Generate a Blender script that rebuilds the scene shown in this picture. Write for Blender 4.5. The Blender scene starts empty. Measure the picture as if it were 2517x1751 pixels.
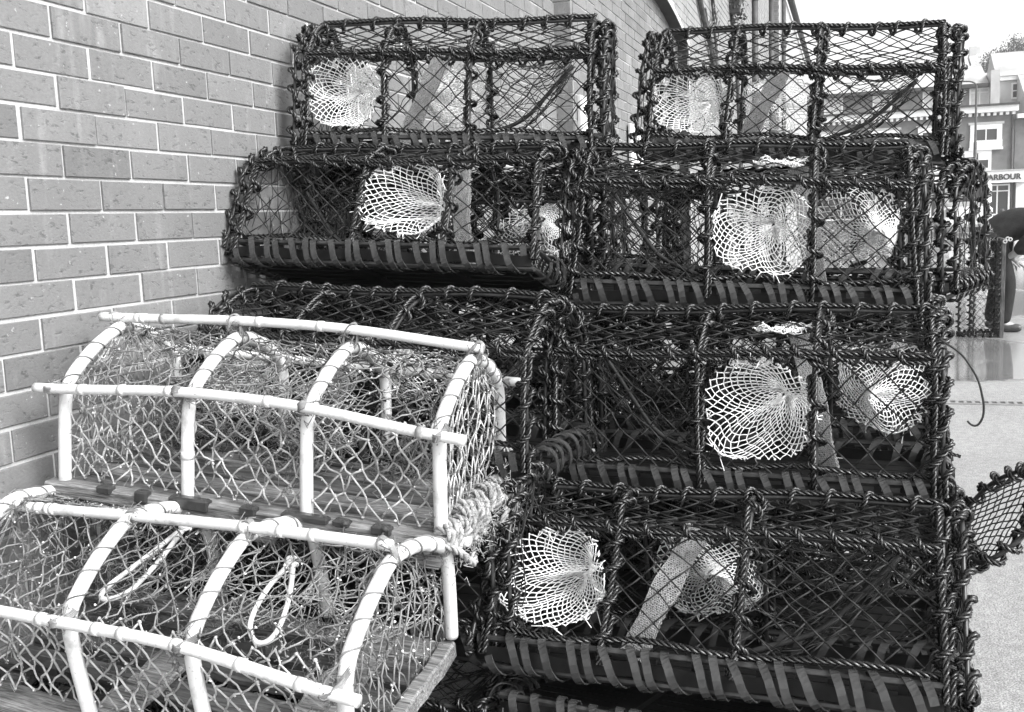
import bpy, math, numpy as np
from mathutils import Matrix, Vector
R=math.radians; pi=math.pi
scene=bpy.context.scene; COL=scene.collection
GZ=1.883                                   # calibration origin above the ground
rng=np.random.default_rng(7)

# ------------------------------------------------------------------ mesh builder
def nrm(v): 
    return v/np.maximum(np.linalg.norm(v,axis=-1,keepdims=True),1e-12)
class MB:
    def __init__(s): s.V=[];s.Q=[];s.T=[];s.n=0;s.mq=[];s.mt=[];s.tone=[];s.smooth=True
    def add(s,V,Q=None,T=None,m=0,tone=0.):
        V=np.asarray(V,float).reshape(-1,3)
        if Q is not None and len(Q):
            Q=np.asarray(Q,int).reshape(-1,4)+s.n; s.Q.append(Q); s.mq.append(np.broadcast_to(m,len(Q)))
        if T is not None and len(T):
            T=np.asarray(T,int).reshape(-1,3)+s.n; s.T.append(T); s.mt.append(np.broadcast_to(m,len(T)))
        s.tone.append(np.broadcast_to(tone,len(V))); s.V.append(V); s.n+=len(V)
    def box(s,a,b,m=0,tone=0.,M=None,bev=0.0):
        a=np.array(a,float);b=np.array(b,float)
        if bev>0:
            v=[];
            for z,i in ((a[2],bev),(a[2]+bev,0),(b[2]-bev,0),(b[2],bev)):
                x0,x1,y0,y1=a[0]+i,b[0]-i,a[1]+i,b[1]-i;c=bev*.8
                v+=[(x0+c,y0,z),(x1-c,y0,z),(x1,y0+c,z),(x1,y1-c,z),(x1-c,y1,z),(x0+c,y1,z),(x0,y1-c,z),(x0,y0+c,z)]
            q=[]
            for k in range(3):
                for i in range(8): q.append((k*8+i,k*8+(i+1)%8,k*8+8+(i+1)%8,k*8+8+i))
            for o,f in ((0,-1),(24,1)):
                qq=[(o,o+1,o+2,o+7),(o+7,o+2,o+3,o+6),(o+6,o+3,o+4,o+5)]
                q+=[x if f>0 else x[::-1] for x in qq]
        else:
            v=[(x,y,z) for z in (a[2],b[2]) for y in (a[1],b[1]) for x in (a[0],b[0])]
            q=[(0,2,3,1),(4,5,7,6),(0,1,5,4),(2,6,7,3),(0,4,6,2),(1,3,7,5)]
        v=np.array(v,float)
        if M is not None: v=v@np.array(M)[:3,:3].T+np.array(M)[:3,3]
        s.add(v,q,m=m,tone=tone)
    def segs(s,P,r,sides=4,m=0,tone=0.):
        P=np.asarray(P,float);n,k,_=P.shape
        if n==0:return
        T=nrm(np.gradient(P,axis=1)); c=nrm(P[:,-1]-P[:,0])
        ref=np.where(np.abs(c[:,2:3])<.8,np.array([[0,0,1.]]),np.array([[1.,0,0]]))[:,None,:]
        N=nrm(np.cross(T,np.broadcast_to(ref,T.shape)));B=np.cross(T,N)
        a=np.arange(sides)*2*pi/sides
        r=np.broadcast_to(np.asarray(r,float),(n,k)) if np.ndim(r)!=1 else np.broadcast_to(np.asarray(r)[:,None],(n,k))
        V=P[:,:,None,:]+r[:,:,None,None]*(np.cos(a)[None,None,:,None]*N[:,:,None,:]+np.sin(a)[None,None,:,None]*B[:,:,None,:])
        base=(np.arange(n)*k*sides)[:,None,None]; i=np.arange(k-1)[None,:,None]; j=np.arange(sides)[None,None,:]
        p0=base+i*sides+j;p1=base+i*sides+(j+1)%sides
        Q=np.stack([p0,p1,p1+sides,p0+sides],-1).reshape(-1,4)
        caps=None
        if sides==4:
            b0=(np.arange(n)*k*sides)[:,None]; caps=np.concatenate([b0+np.array([[3,2,1,0]]),b0+(k-1)*sides+np.array([[0,1,2,3]])])
            Q=np.concatenate([Q,caps])
        s.add(V,Q,m=m,tone=tone)
    def tube(s,P,r,sides=8,closed=False,cap=True,m=0,N0=None,tone=0.):
        P=np.asarray(P,float);k=len(P)
        T,N,B=frames(P,N0)
        a=np.arange(sides)*2*pi/sides;r=np.broadcast_to(r,k)
        V=P[:,None,:]+r[:,None,None]*(np.cos(a)[None,:,None]*N[:,None,:]+np.sin(a)[None,:,None]*B[:,None,:])
        i=np.arange(k-1)[:,None];j=np.arange(sides)[None,:]
        p0=i*sides+j;p1=i*sides+(j+1)%sides
        Q=np.stack([p0,p1,p1+sides,p0+sides],-1).reshape(-1,4)
        V=V.reshape(-1,3);Tr=None
        if cap:
            V=np.concatenate([V,P[:1],P[-1:]]);c0=k*sides
            jj=np.arange(sides);Tr=np.concatenate([np.stack([(jj+1)%sides,jj,0*jj+c0],-1),np.stack([(k-1)*sides+jj,(k-1)*sides+(jj+1)%sides,0*jj+c0+1],-1)])
        s.add(V,Q,Tr,m=m,tone=tone)
    def rope(s,P,Rr,pitch=None,sides=5,step=None,m=0):
        pitch=pitch or Rr*6.2
        P=resample(P,step or Rr*.62)
        T,N,B=frames(P);k=len(P)
        ss=np.concatenate([[0],np.cumsum(np.linalg.norm(np.diff(P,axis=0),axis=1))])
        a=np.arange(sides)*2*pi/sides
        for q in range(3):
            ph=2*pi*ss/pitch+q*2*pi/3
            D=np.cos(ph)[:,None]*N+np.sin(ph)[:,None]*B; E=-np.sin(ph)[:,None]*N+np.cos(ph)[:,None]*B
            c=P+Rr*.5*D
            V=c[:,None,:]+Rr*.55*(np.cos(a)[None,:,None]*D[:,None,:]+np.sin(a)[None,:,None]*E[:,None,:])
            i=np.arange(k-1)[:,None];j=np.arange(sides)[None,:]
            p0=i*sides+j;p1=i*sides+(j+1)%sides
            s.add(V.reshape(-1,3),np.stack([p0,p1,p1+sides,p0+sides],-1).reshape(-1,4),m=m)
    def balls(s,C,r,m=0,jit=.25):
        C=np.asarray(C,float);n=len(C)
        if n==0:return
        o=np.array([[1,0,0],[-1,0,0],[0,1,0],[0,-1,0],[0,0,1],[0,0,-1.]])
        t=np.array([[0,2,4],[2,1,4],[1,3,4],[3,0,4],[2,0,5],[1,2,5],[3,1,5],[0,3,5]])
        r=np.broadcast_to(r,n)
        V=C[:,None,:]+r[:,None,None]*o[None]*(1+jit*rng.standard_normal((n,6,1)))
        s.add(V.reshape(-1,3),None,(t[None]+(np.arange(n)*6)[:,None,None]).reshape(-1,3),m=m)
    def build(s,name,mats,parent=None,kind=None,smooth=None,M=None):
        me=bpy.data.meshes.new(name)
        V=np.concatenate(s.V) if s.V else np.zeros((0,3))
        Q=np.concatenate(s.Q) if s.Q else np.zeros((0,4),int)
        T=np.concatenate(s.T) if s.T else np.zeros((0,3),int)
        me.vertices.add(len(V));me.vertices.foreach_set('co',V.astype(np.float32).ravel())
        nl=Q.size+T.size;me.loops.add(nl);me.loops.foreach_set('vertex_index',np.concatenate([Q.ravel(),T.ravel()]).astype(np.int32))
        npoly=len(Q)+len(T);me.polygons.add(npoly)
        me.polygons.foreach_set('loop_start',np.concatenate([np.arange(len(Q))*4,len(Q)*4+np.arange(len(T))*3]).astype(np.int32))
        mi=np.concatenate((s.mq or [np.zeros(0,int)])+(s.mt or [np.zeros(0,int)])).astype(np.int32)
        me.polygons.foreach_set('material_index',mi)
        sm=s.smooth if smooth is None else smooth
        me.polygons.foreach_set('use_smooth',np.full(npoly,bool(sm)))
        at=me.attributes.new('tone','FLOAT','POINT');at.data.foreach_set('value',np.concatenate(s.tone).astype(np.float32))
        for x in (mats if isinstance(mats,(list,tuple)) else [mats]): me.materials.append(x)
        me.update(calc_edges=True)
        o=bpy.data.objects.new(name,me);COL.objects.link(o)
        if parent is not None:o.parent=parent
        if M is not None:o.matrix_local=M
        if kind:o['kind']=kind
        return o
def resample(P,step):
    P=np.asarray(P,float);d=np.linalg.norm(np.diff(P,axis=0),axis=1);s=np.concatenate([[0],np.cumsum(d)])
    n=max(2,int(s[-1]/step)+1);t=np.linspace(0,s[-1],n)
    return np.stack([np.interp(t,s,P[:,i]) for i in range(3)],-1)
def smooth(P,w,it=2):
    P=np.array(P,float)
    for _ in range(it):
        k=np.ones(2*w+1)/(2*w+1);Q=P.copy()
        pad=np.concatenate([2*P[0]-P[w:0:-1],P,2*P[-1]-P[-2:-w-2:-1]])
        for i in range(3):Q[:,i]=np.convolve(pad[:,i],k,'valid')
        P=Q
    return P
def frames(P,N0=None):
    T=nrm(np.gradient(P,axis=0))
    if N0 is None:
        N0=np.array([0,0,1.]) if abs(T[0,2])<.85 else np.array([1.,0,0])
    n=N0-T[0]*np.dot(N0,T[0]);n/=np.linalg.norm(n)+1e-12
    N=np.empty_like(P);Tl=T.tolist();nx,ny,nz=n.tolist()
    for i,(a,b,c) in enumerate(Tl):
        d=nx*a+ny*b+nz*c;nx-=a*d;ny-=b*d;nz-=c*d
        l=math.sqrt(nx*nx+ny*ny+nz*nz)+1e-12;nx/=l;ny/=l;nz/=l
        N[i]=(nx,ny,nz)
    return T,N,np.cross(T,N)
def empty(name,M=None,loc=None):
    o=bpy.data.objects.new(name,None);COL.objects.link(o);o.empty_display_size=.1
    if M is not None:o.matrix_world=M
    if loc is not None:o.location=loc
    return o
def tag(o,label,cat,group=None):
    o['label']=label;o['category']=cat
    if group:o['group']=group
    return o

# ------------------------------------------------------------------ materials (the photograph is black and white)
def mat(name,base=.5,rough=.5,metal=0.,spec=.5):
    m=bpy.data.materials.new(name);m.use_nodes=True;b=m.node_tree.nodes['Principled BSDF']
    b.inputs['Base Color'].default_value=(base,base,base,1);b.inputs['Roughness'].default_value=rough
    b.inputs['Metallic'].default_value=metal;b.inputs['Specular IOR Level'].default_value=spec
    return m
def nd(m,t,**k):
    n=m.node_tree.nodes.new(t)
    for a,v in k.items():setattr(n,a,v)
    return n
def lk(m,a,b):m.node_tree.links.new(a,b)
def val(m,op,a,b=None,c=None,clamp=False):
    n=nd(m,'ShaderNodeMath',operation=op);n.use_clamp=clamp
    for i,x in enumerate((a,b,c)):
        if x is None:continue
        if isinstance(x,(int,float)):n.inputs[i].default_value=x
        else:lk(m,x,n.inputs[i])
    return n.outputs[0]
def noise(m,scale,detail=4,rough=.55,vec=None,sc=(1,1,1),coord='Object',dist=0.):
    tc=nd(m,'ShaderNodeTexCoord');mp=nd(m,'ShaderNodeMapping');mp.inputs['Scale'].default_value=sc
    lk(m,tc.outputs[coord],mp.inputs['Vector'])
    n=nd(m,'ShaderNodeTexNoise');n.inputs['Scale'].default_value=scale;n.inputs['Detail'].default_value=detail;n.inputs['Roughness'].default_value=rough
    n.inputs['Distortion'].default_value=dist
    lk(m,mp.outputs[0],n.inputs['Vector']);return n.outputs['Fac']
def ramp(m,x,a,b,lo=0.,hi=1.):
    n=nd(m,'ShaderNodeMapRange');n.inputs['From Min'].default_value=a;n.inputs['From Max'].default_value=b
    n.inputs['To Min'].default_value=lo;n.inputs['To Max'].default_value=hi;n.clamp=True
    lk(m,x,n.inputs['Value']);return n.outputs[0]
def setc(m,x):
    b=m.node_tree.nodes['Principled BSDF'];lk(m,x,b.inputs['Base Color'])
def setr(m,x):
    b=m.node_tree.nodes['Principled BSDF'];lk(m,x,b.inputs['Roughness'])
def bump(m,x,strength,dist):
    b=m.node_tree.nodes['Principled BSDF'];n=nd(m,'ShaderNodeBump');n.inputs['Strength'].default_value=strength;n.inputs['Distance'].default_value=dist
    lk(m,x,n.inputs['Height']);lk(m,n.outputs[0],b.inputs['Normal'])

M={}
def varied(name,lo,hi,scale,rough,spec=.5,metal=0.,b=None,sc=(1,1,1)):
    m=mat(name,lo,rough,metal,spec);n=noise(m,scale,4,.6,sc=sc);setc(m,ramp(m,n,.3,.7,lo,hi))
    if b:bump(m,noise(m,b[0],3,.6),b[1],b[2])
    M[name]=m;return m
varied('black_rope',.006,.022,60,.27,.75,b=(900,.35,.001))
varied('black_twine',.012,.042,40,.55,.22)
varied('steel_rod',.012,.05,30,.35,.45)
varied('rubber',.024,.055,25,.22,.6,b=(220,.15,.001))
varied('rubber_dark',.007,.016,25,.6,.14,b=(220,.15,.001))
varied('white_net',.84,.93,50,.55,.4)
varied('grey_strap',.24,.4,70,.7,.3)
varied('strap_back',.1,.2,70,.8,.3)
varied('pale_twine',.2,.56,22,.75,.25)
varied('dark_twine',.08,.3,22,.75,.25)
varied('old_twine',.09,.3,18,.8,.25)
varied('frayed_rope',.2,.5,45,.85,.2,b=(260,.6,.003))
varied('weed',.05,.28,35,.9,.2)
varied('barnacle',.55,.85,90,.7,.3)
varied('cord',.55,.75,60,.6,.3,b=(500,.3,.001))
# white pipe with grime
m=mat('white_pipe',.85,.33,0,.5);a=noise(m,14,5,.65);g=ramp(m,a,.54,.70,1.,.55)
f=noise(m,160,3,.7);g2=ramp(m,f,.62,.72,1.,.5);setc(m,val(m,'MULTIPLY',val(m,'MULTIPLY',g,g2),.66));bump(m,f,.1,.001);M['white_pipe']=m
# weathered wood, grain along local X
m=mat('wood',.25,.75,0,.25);a=noise(m,9,6,.65,sc=(1.2,16,16),dist=.4);b=noise(m,5,4,.6,sc=(1,2.5,2.5))
c=noise(m,50,3,.6,sc=(.5,9,9))
x=val(m,'MULTIPLY',ramp(m,a,.32,.68,.07,.42),ramp(m,b,.3,.7,.45,1.2));x=val(m,'MULTIPLY',x,ramp(m,c,.35,.6,.55,1.1));setc(m,x);bump(m,val(m,'ADD',a,c),.7,.004);M['wood']=m
m=mat('dark_wood',.08,.75,0,.25);a=noise(m,9,6,.65,sc=(1.2,16,16),dist=.4);b=noise(m,6,4,.6);x=val(m,'MULTIPLY',ramp(m,a,.32,.68,.03,.17),ramp(m,b,.3,.7,.4,1.2));setc(m,x);bump(m,a,.7,.004);M['dark_wood']=m
# brick: tone attribute per brick + pits + smears
def brick_mat(name,base):
    m=mat(name,base,.72,0,.5);at=nd(m,'ShaderNodeAttribute');at.attribute_name='tone';tone=at.outputs['Fac']
    fine=noise(m,210,4,.7,sc=(.55,1,1));pit=noise(m,75,3,.65,sc=(.6,1,1));smear=noise(m,11,5,.62,sc=(1.5,1,.45));dirt=noise(m,2.2,4,.6,sc=(1,1,.5))
    spk=noise(m,95,2,.5,sc=(.8,1,.8));wash=noise(m,5,4,.6,sc=(2.2,1,.28))
    x=val(m,'MULTIPLY_ADD',tone,.17,1.)
    x=val(m,'MULTIPLY',x,ramp(m,fine,.25,.75,.82,1.16))
    x=val(m,'MULTIPLY',x,ramp(m,pit,.3,.4,.62,1.))
    x=val(m,'MULTIPLY',x,ramp(m,dirt,.3,.7,.86,1.12))
    x=val(m,'MULTIPLY',x,base)
    x=val(m,'ADD',x,ramp(m,smear,.58,.82,0.,.11))
    x=val(m,'ADD',x,ramp(m,wash,.58,.82,0.,.12))
    x=val(m,'ADD',x,ramp(m,spk,.71,.78,0.,.2))
    setc(m,x);bump(m,val(m,'ADD',ramp(m,pit,.3,.45,0,1),val(m,'MULTIPLY',fine,.6)),.45,.003)
    M[name]=m
brick_mat('brick',.165)
m=mat('mortar',.6,.9,0,.2);a=noise(m,140,4,.7);b=noise(m,9,4,.6);setc(m,val(m,'MULTIPLY',ramp(m,a,.25,.75,.34,.52),ramp(m,b,.3,.7,.82,1.1)));bump(m,a,.5,.003);M['mortar']=m
varied('pale_render',.3,.4,3,.8,.3,b=(120,.2,.003),sc=(1,1,.3))
varied('soffit_shade',.035,.06,6,.8,.2)  # shade under the arch put into a near-black colour
varied('white_paint',.72,.82,3,.5,.4)
varied('bark',.05,.13,12,.9,.2,b=(40,.8,.01))
varied('pipe_iron',.03,.07,8,.6,.4)
varied('far_brick',.12,.21,1.5,.85,.2)
varied('far_slate',.3,.5,1.3,.8,.2,sc=(1,1,2))
varied('far_roof',.34,.46,1.0,.8,.2)
varied('far_white',.7,.82,1.,.7,.2)
varied('far_stone',.4,.55,1.,.8,.2)
varied('grate',.2,.3,30,.7,.3)
varied('arch_stone',.2,.28,3,.8,.25,b=(120,.2,.003))
varied('curtain',.5,.7,2,.6,.4)
M['glass']=mat('glass',.04,.08,0,.6)
varied('dark_paint',.03,.06,3,.45,.4)
varied('lettering',.03,.05,3,.6,.3)
varied('jacket',.014,.03,18,.8,.3,b=(60,.4,.01))
varied('trousers',.010,.02,18,.85,.3,b=(60,.4,.01))
varied('skin_tone',.36,.44,20,.55,.4)
varied('hair',.03,.06,60,.6,.4)
varied('leather',.03,.07,20,.35,.5)
varied('hillside',.16,.3,.15,.95,.1)
# leaves
m=mat('leaf',.06,.6,0,.3);at=nd(m,'ShaderNodeAttribute');at.attribute_name='tone';setc(m,ramp(m,at.outputs['Fac'],0,1,.02,.075));M['leaf']=m
# ground: dry aggregate concrete, wet apron beyond the drain
m=mat('concrete',.4,.8,0,.5)
tc=nd(m,'ShaderNodeTexCoord');sx=nd(m,'ShaderNodeSeparateXYZ');lk(m,tc.outputs['Object'],sx.inputs[0])
n1=noise(m,170,4,.75);n2=noise(m,1.3,5,.6);n3=noise(m,.9,4,.55,sc=(.6,1.6,1));n4=noise(m,26,5,.65)
edge=val(m,'ADD',sx.outputs['X'],val(m,'MULTIPLY',val(m,'SUBTRACT',n3,.5),1.6))
wet=ramp(m,edge,6.05,6.25,0.,1.)
pud=val(m,'MULTIPLY',wet,ramp(m,noise(m,.55,3,.5,sc=(.8,1.5,1)),.34,.44,.35,1.))
c=val(m,'MULTIPLY',ramp(m,n1,.36,.64,.13,.50),ramp(m,n2,.3,.7,.84,1.1));c=val(m,'MULTIPLY',c,ramp(m,n4,.3,.7,.72,1.12));c=val(m,'MULTIPLY',c,ramp(m,pud,0,1,1.,.6))
setc(m,c);setr(m,ramp(m,pud,0,1,.72,.06))
bn=nd(m,'ShaderNodeBump');bn.inputs['Distance'].default_value=.006;lk(m,ramp(m,pud,0,1,.6,.012),bn.inputs['Strength']);lk(m,val(m,'ADD',n1,n4),bn.inputs['Height']);lk(m,bn.outputs[0],m.node_tree.nodes['Principled BSDF'].inputs['Normal'])
M['concrete']=m

# ------------------------------------------------------------------ nets
def net(mb,S,nu,nv,r,rs,jit=(.0,.0),sag=.05,keep=None,kn=1.9,periodic=False,sides=4,slack=None):
    """diamond mesh on the surface S(U,V); rs = random generator"""
    J=np.arange(nv+1);I=np.arange(nu+(0 if periodic else 1))
    jj,ii=np.meshgrid(J,I,indexing='ij')
    U=(ii+.5*(jj%2))/nu;Vv=jj/nv
    edge=(jj>0)&(jj<nv)
    U=U+jit[0]*rs.standard_normal(U.shape)/nu*edge;Vv=Vv+jit[1]*rs.standard_normal(U.shape)/nv*edge
    if not periodic:U=np.clip(U,0,1)
    P=S(U,Vv)
    A=[];B=[]
    n=len(I)
    for j in range(nv):
        a=P[j];b=P[j+1]
        if j%2==0:
            pairs=[(np.arange(n),np.arange(n)),(np.arange(n),np.arange(n)-1)]
        else:
            pairs=[(np.arange(n),np.arange(n)),(np.arange(n),np.arange(n)+1)]
        for x,y in pairs:
            if periodic:y=y%n;ok=np.ones(n,bool)
            else:ok=(y>=0)&(y<n)
            A.append(a[x[ok]]);B.append(b[y[ok]])
    A=np.concatenate(A);B=np.concatenate(B)
    L=np.linalg.norm(A-B,axis=1)
    ok=L>1e-5
    if keep is not None:ok&=keep((A+B)/2)
    A=A[ok];B=B[ok];L=L[ok]
    mid=(A+B)/2+rs.standard_normal(A.shape)*L[:,None]*sag
    if slack is not None:mid=mid+np.asarray(slack)*L[:,None]
    mb.segs(np.stack([A,.5*(A+mid)+.04*(mid-.5*(A+B)),mid,B],1) if sides>4 else np.stack([A,mid,B],1),r,sides)
    if kn:
        K=P.reshape(-1,3)
        if keep is not None:K=K[keep(K)]
        mb.balls(K,r*kn)
    return A,B

# ------------------------------------------------------------------ black creels
def frame(x,y,z,ya,ti=0,ro=0):
    l=np.array([np.sin(ya),-np.cos(ya),0.]);d=np.array([np.cos(ya),np.sin(ya),0.]);u=np.array([0,0,1.])
    d2=np.cos(ti)*d-np.sin(ti)*u;u2=np.cos(ti)*u+np.sin(ti)*d
    l3=np.cos(ro)*l+np.sin(ro)*u2;u3=-np.sin(ro)*l+np.cos(ro)*u2
    return Matrix(((l3[0],d2[0],u3[0],x),(l3[1],d2[1],u3[1],y),(l3[2],d2[2],u3[2],z),(0,0,0,1)))
def lashed(P,N0,rod_r,Rr,hitch,th0,seed,rod,rp,lay=False):
    """steel rod with one rope laid along it that takes a full turn round it every hitch"""
    rs=np.random.default_rng(seed)
    P=resample(P,.004);rod.tube(P[::3] if len(P)>9 else P,rod_r,7,N0=np.array(N0,float))
    T,N,B=frames(P,np.array(N0,float))
    s=np.arange(len(P))*.004;tot=s[-1]
    if lay:
        tl=th0+.22*np.sin(s*15+seed);q=rod_r+Rr*.8
        rp.rope(P+q*(np.cos(tl)[:,None]*N+np.sin(tl)[:,None]*B),Rr*.92,step=Rr*.75)
    off=th0+(1.15 if seed%2 else -1.15) if lay else th0
    th=np.full(len(P),float(off));rho=np.full(len(P),rod_r+Rr*.85);x=hitch*rs.uniform(.2,.7)
    while x<tot-.01:
        w=rs.uniform(.044,.058);t=np.clip((s-x)/w,0,1)
        th+=(2*pi if seed%2 else -2*pi)*t*t*(3-2*t);rho+=Rr*(.9 if lay else .85)*np.exp(-((s-x-w*.5)/(w*.40))**4)
        x+=hitch*rs.uniform(.82,1.2)
    th+=.2*np.sin(s*19+seed)
    C=P+rho[:,None]*(np.cos(th)[:,None]*N+np.sin(th)[:,None]*B)
    rp.rope(C,Rr*(.84 if lay else 1),step=Rr*.68)
HA=(0,.28,.58,1.);HB=(0,.41,.715,1.)
def creel(label,Mx,s,kind='A',seed=0,group='black rope bound lobster pots in the stack',back=False,doors=(.036,.034),loose=False,tuft=False,strap=True):
    rs=np.random.default_rng(seed);L,hr,wd,H,rd,e=s;W=2*wd
    root=empty('lobster_pot',Mx);tag(root,label,'lobster pot',group)
    hoops=HA if kind=='A' else HB
    def prof(u):                      # front profile depth at height u
        return np.where(u<hr,rd*u/hr,rd+(wd-rd)*np.clip((u-hr)/(H-hr),0,1)**1.25)
    def hpath(l0,lean,low=.02):
        c=np.array([(0,0,low),(0,rd,hr),(0,wd*.62,H-.022),(0,wd,H),(0,W-wd*.62,H-.022),(0,W-rd,hr),(0,W,low)])
        c=resample(c,.01);c=smooth(c,3,2);c[:,0]=l0+lean*np.clip(c[:,2]/hr,0,1);return c
    Rr=.0084 if back else .0080
    for k,f in enumerate(hoops):
        rod=MB();rp=MB();lean=e if k==0 else(-e if k==3 else rs.uniform(-.008,.008))
        lashed(hpath(f*L,lean),(0,-1,0),.005,Rr,.072,0.25*(1 if k<2 else -1),seed*10+k,rod,rp,not back)
        h=rod.build('hoop',M['steel_rod'],root);rp.build('rope_lashing',M['black_rope'],h)
    for k,(dd,uu,th) in enumerate(((rd,hr,.9),(wd,H,.2),(W-rd,hr,-.9))):
        if back and k==2:pass
        rod=MB();rp=MB();x=np.linspace(e,L-e,60);sag=.004*np.sin(x/L*pi*3+seed)
        P=np.stack([x,0*x+dd,uu+.006+sag],-1)
        lashed(P,(0,-math.sin(th),math.cos(th)),.005,Rr*.95,.075,0,seed*10+5+k,rod,rp,not back)
        h=rod.build('rail',M['steel_rod'],root);rp.build('rope_lashing',M['black_rope'],h)
    # base: two steel rods all round, a flat rubber band, spiral binding
    b=MB()
    for u0,i in ((-.002,.0),(.052,.004)):
        c=[(0+i,i,u0),(L-i,i,u0),(L-i,W-i,u0),(i,W-i,u0),(i,i,u0)]
        for p,q in zip(c[:-1],c[1:]):b.tube(resample([p,q],.2),.007,7)
    fl=MB()
    for x in np.linspace(.045,W-.045,7):fl.box((.01,x-.022,.004),(L-.01,x+.022,.012))  # extra dark slats added to block light from below
    for f in hoops[1:3]:fl.box((f*L-.02,.012,-.008),(f*L+.02,W-.012,.003))
    fl.build('floor_slats',M['rubber_dark'],root,smooth=False)
    bf=b.build('base_frame',M['steel_rod'],root,smooth=False)
    b=MB();wob=lambda x:.004*np.sin(x*21+seed)
    x=np.linspace(.005,L-.005,40)
    for dd in (-.008,W+.005):
        for off in (0,.003):
            pass
        V=np.concatenate([np.stack([x,0*x+dd+o,hh+wob(x)],-1) for hh,o in ((.006,0),(.034,0),(.034,.004),(.006,.004))])
        n=len(x);i=np.arange(n-1);Q=[]
        for a in range(4):
            c=(a+1)%4;Q.append(np.stack([a*n+i,a*n+i+1,c*n+i+1,c*n+i],-1))
        b.add(V,np.concatenate(Q))
    b.build('rubber_band',M['rubber_dark'],root,smooth=False)
    def strip(axis_pts,n_turn,nm,side):
        mb=MB();p0,p1,out=axis_pts
        p0=np.array(p0);p1=np.array(p1);out=np.array(out,float);ax=p1-p0;Ln=np.linalg.norm(ax);ax/=Ln
        st=np.linspace(0,1,n_turn*22+1);ph=2*pi*n_turn*st
        warp=np.cumsum(1+.5*np.sin(st*n_turn*2.1+seed)+.3*np.sin(st*n_turn*5.3+2*seed));warp=(warp-warp[0])/(warp[-1]-warp[0])
        ry=.0365+.003*np.sin(st*37+seed);rx=.031+.003*np.sin(st*29+seed*2)
        c=p0[None]+ax[None]*(warp*Ln+.008*side*np.sin(ph)*(-1))[:,None]
        nr=np.stack([np.cos(ph),np.sin(ph)],-1)
        sq=lambda a:np.sign(a)*np.abs(a)**.75
        C=c+out[None]*(rx*sq(nr[:,0]))[:,None]+np.array([0,0,1.])[None]*(ry*sq(nr[:,1])*side)[:,None]
        T=nrm(np.gradient(C,axis=0));Nn=nrm(out[None]*nr[:,:1]/.6+np.array([0,0,1.])[None]*(nr[:,1:]*side));Wd=nrm(np.cross(T,Nn))
        hw=.0080;th=.0032
        V=np.concatenate([C+Wd*hw,C-Wd*hw,C-Wd*hw+Nn*th,C+Wd*hw+Nn*th]);n=len(C);i=np.arange(n-1);Q=[]
        for a in range(4):
            b2=(a+1)%4;Q.append(np.stack([a*n+i,b2*n+i,b2*n+i+1,a*n+i+1],-1))
        mb.add(V,np.concatenate(Q));mb.build(nm,M['rubber'],root,smooth=False)
    strip(((.02,.004,.024),(L-.02,.004,.024),(0,-1,0)),int(L/.043),'rubber_binding',-1)
    strip(((L+.004,.03,.024),(L+.004,W-.03,.024),(1,0,0)),7,'rubber_binding',-1)
    strip(((-.004,W-.03,.024),(-.004,.03,.024),(-1,0,0)),7,'rubber_binding',1)
    if not back:strip(((L-.02,W-.004,.024),(.02,W-.004,.024),(0,1,0)),int(L/.06),'rubber_binding',1)
    rp=MB();x=np.linspace(.01,L-.01,50);rp.rope(np.stack([x,.016+.008*np.sin(x*23+seed),.07+.006*np.sin(x*17+2*seed)],-1),Rr*.9);rp.build('base_rope',M['black_rope'],root)
    # funnels
    if kind=='A':fb,rb,par=(hoops[0],hoops[1]),(hoops[1],hoops[2]),(hoops[2],hoops[3],1)
    else:fb,rb,par=(hoops[1],hoops[2]),(hoops[2],hoops[3]),(hoops[1],hoops[0],-1)
    def funnel(bay,front):
        a,b2=bay[0]*L,bay[1]*L;cl=(a+b2)/2+rs.uniform(-.008,.008);hl=(b2-a)/2*.9;cu=(.06+hr)/2+.010;hu=(hr-.06)/2*.84
        tl=cl+rs.choice([-1,1,1])*rs.uniform(.02,.06);tu=cu+rs.uniform(-.02,.035);dep=rs.uniform(.12,.16);tr=.006;ph1=rs.uniform(0,6.28);ph2=rs.uniform(0,6.28);sk=rs.uniform(-.3,.3)
        def S(U,V):
            th=U*2*pi+sk*V;c,sn=np.cos(th),np.sin(th);k=(np.abs(c)**2.5+np.abs(sn)**2.5)**(-1/2.5)*1.03
            rag=1+.035*np.sin(5*th+ph1)+.03*np.sin(3*th+ph2)
            ml=cl+hl*k*c*rag;mu=cu+hu*k*sn*rag
            t=np.clip(V,0,1);tt=t**.95;fold=.20*np.sin(3*th+ph2)*4*t*(1-t)+.10*np.sin(5*th+ph1)*4*t*(1-t)
            q=1-tt
            lx=tl+tr*c+(ml-tl-tr*c)*q*(1+fold);ux=tu+tr*.8*sn+(mu-tu-tr*.8*sn)*q*(1+fold)-.012*4*t*(1-t)
            dd=prof(ux)-.004+dep*t**1.3*(1-.35*np.sin(2*th+ph1)*t)
            if not front:dd=W-dd
            return np.stack([lx,dd,ux],-1)
        mb=MB();net(mb,S,32,17,.00125,rs,(.08,.08),.04,kn=1.7,periodic=True)
        th=np.arange(32)/32.;q=S(th,0*th);q2=S(th+.5/32,0*th+1/17.);mb.balls(q,.0026)
        t0=S(rs.uniform(0,1,40),np.zeros(40));mb.balls(t0,.0032);mb.segs(np.stack([t0,t0+rs.standard_normal((40,3))*.006,t0+rs.standard_normal((40,3))*.013],1),.0012)
        mb.build('entrance_funnel',M['white_net'],root)
        return cl,hl,cu,hu
    F=G=None
    if not back:F=funnel(fb,True);G=funnel(rb,False)
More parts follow.
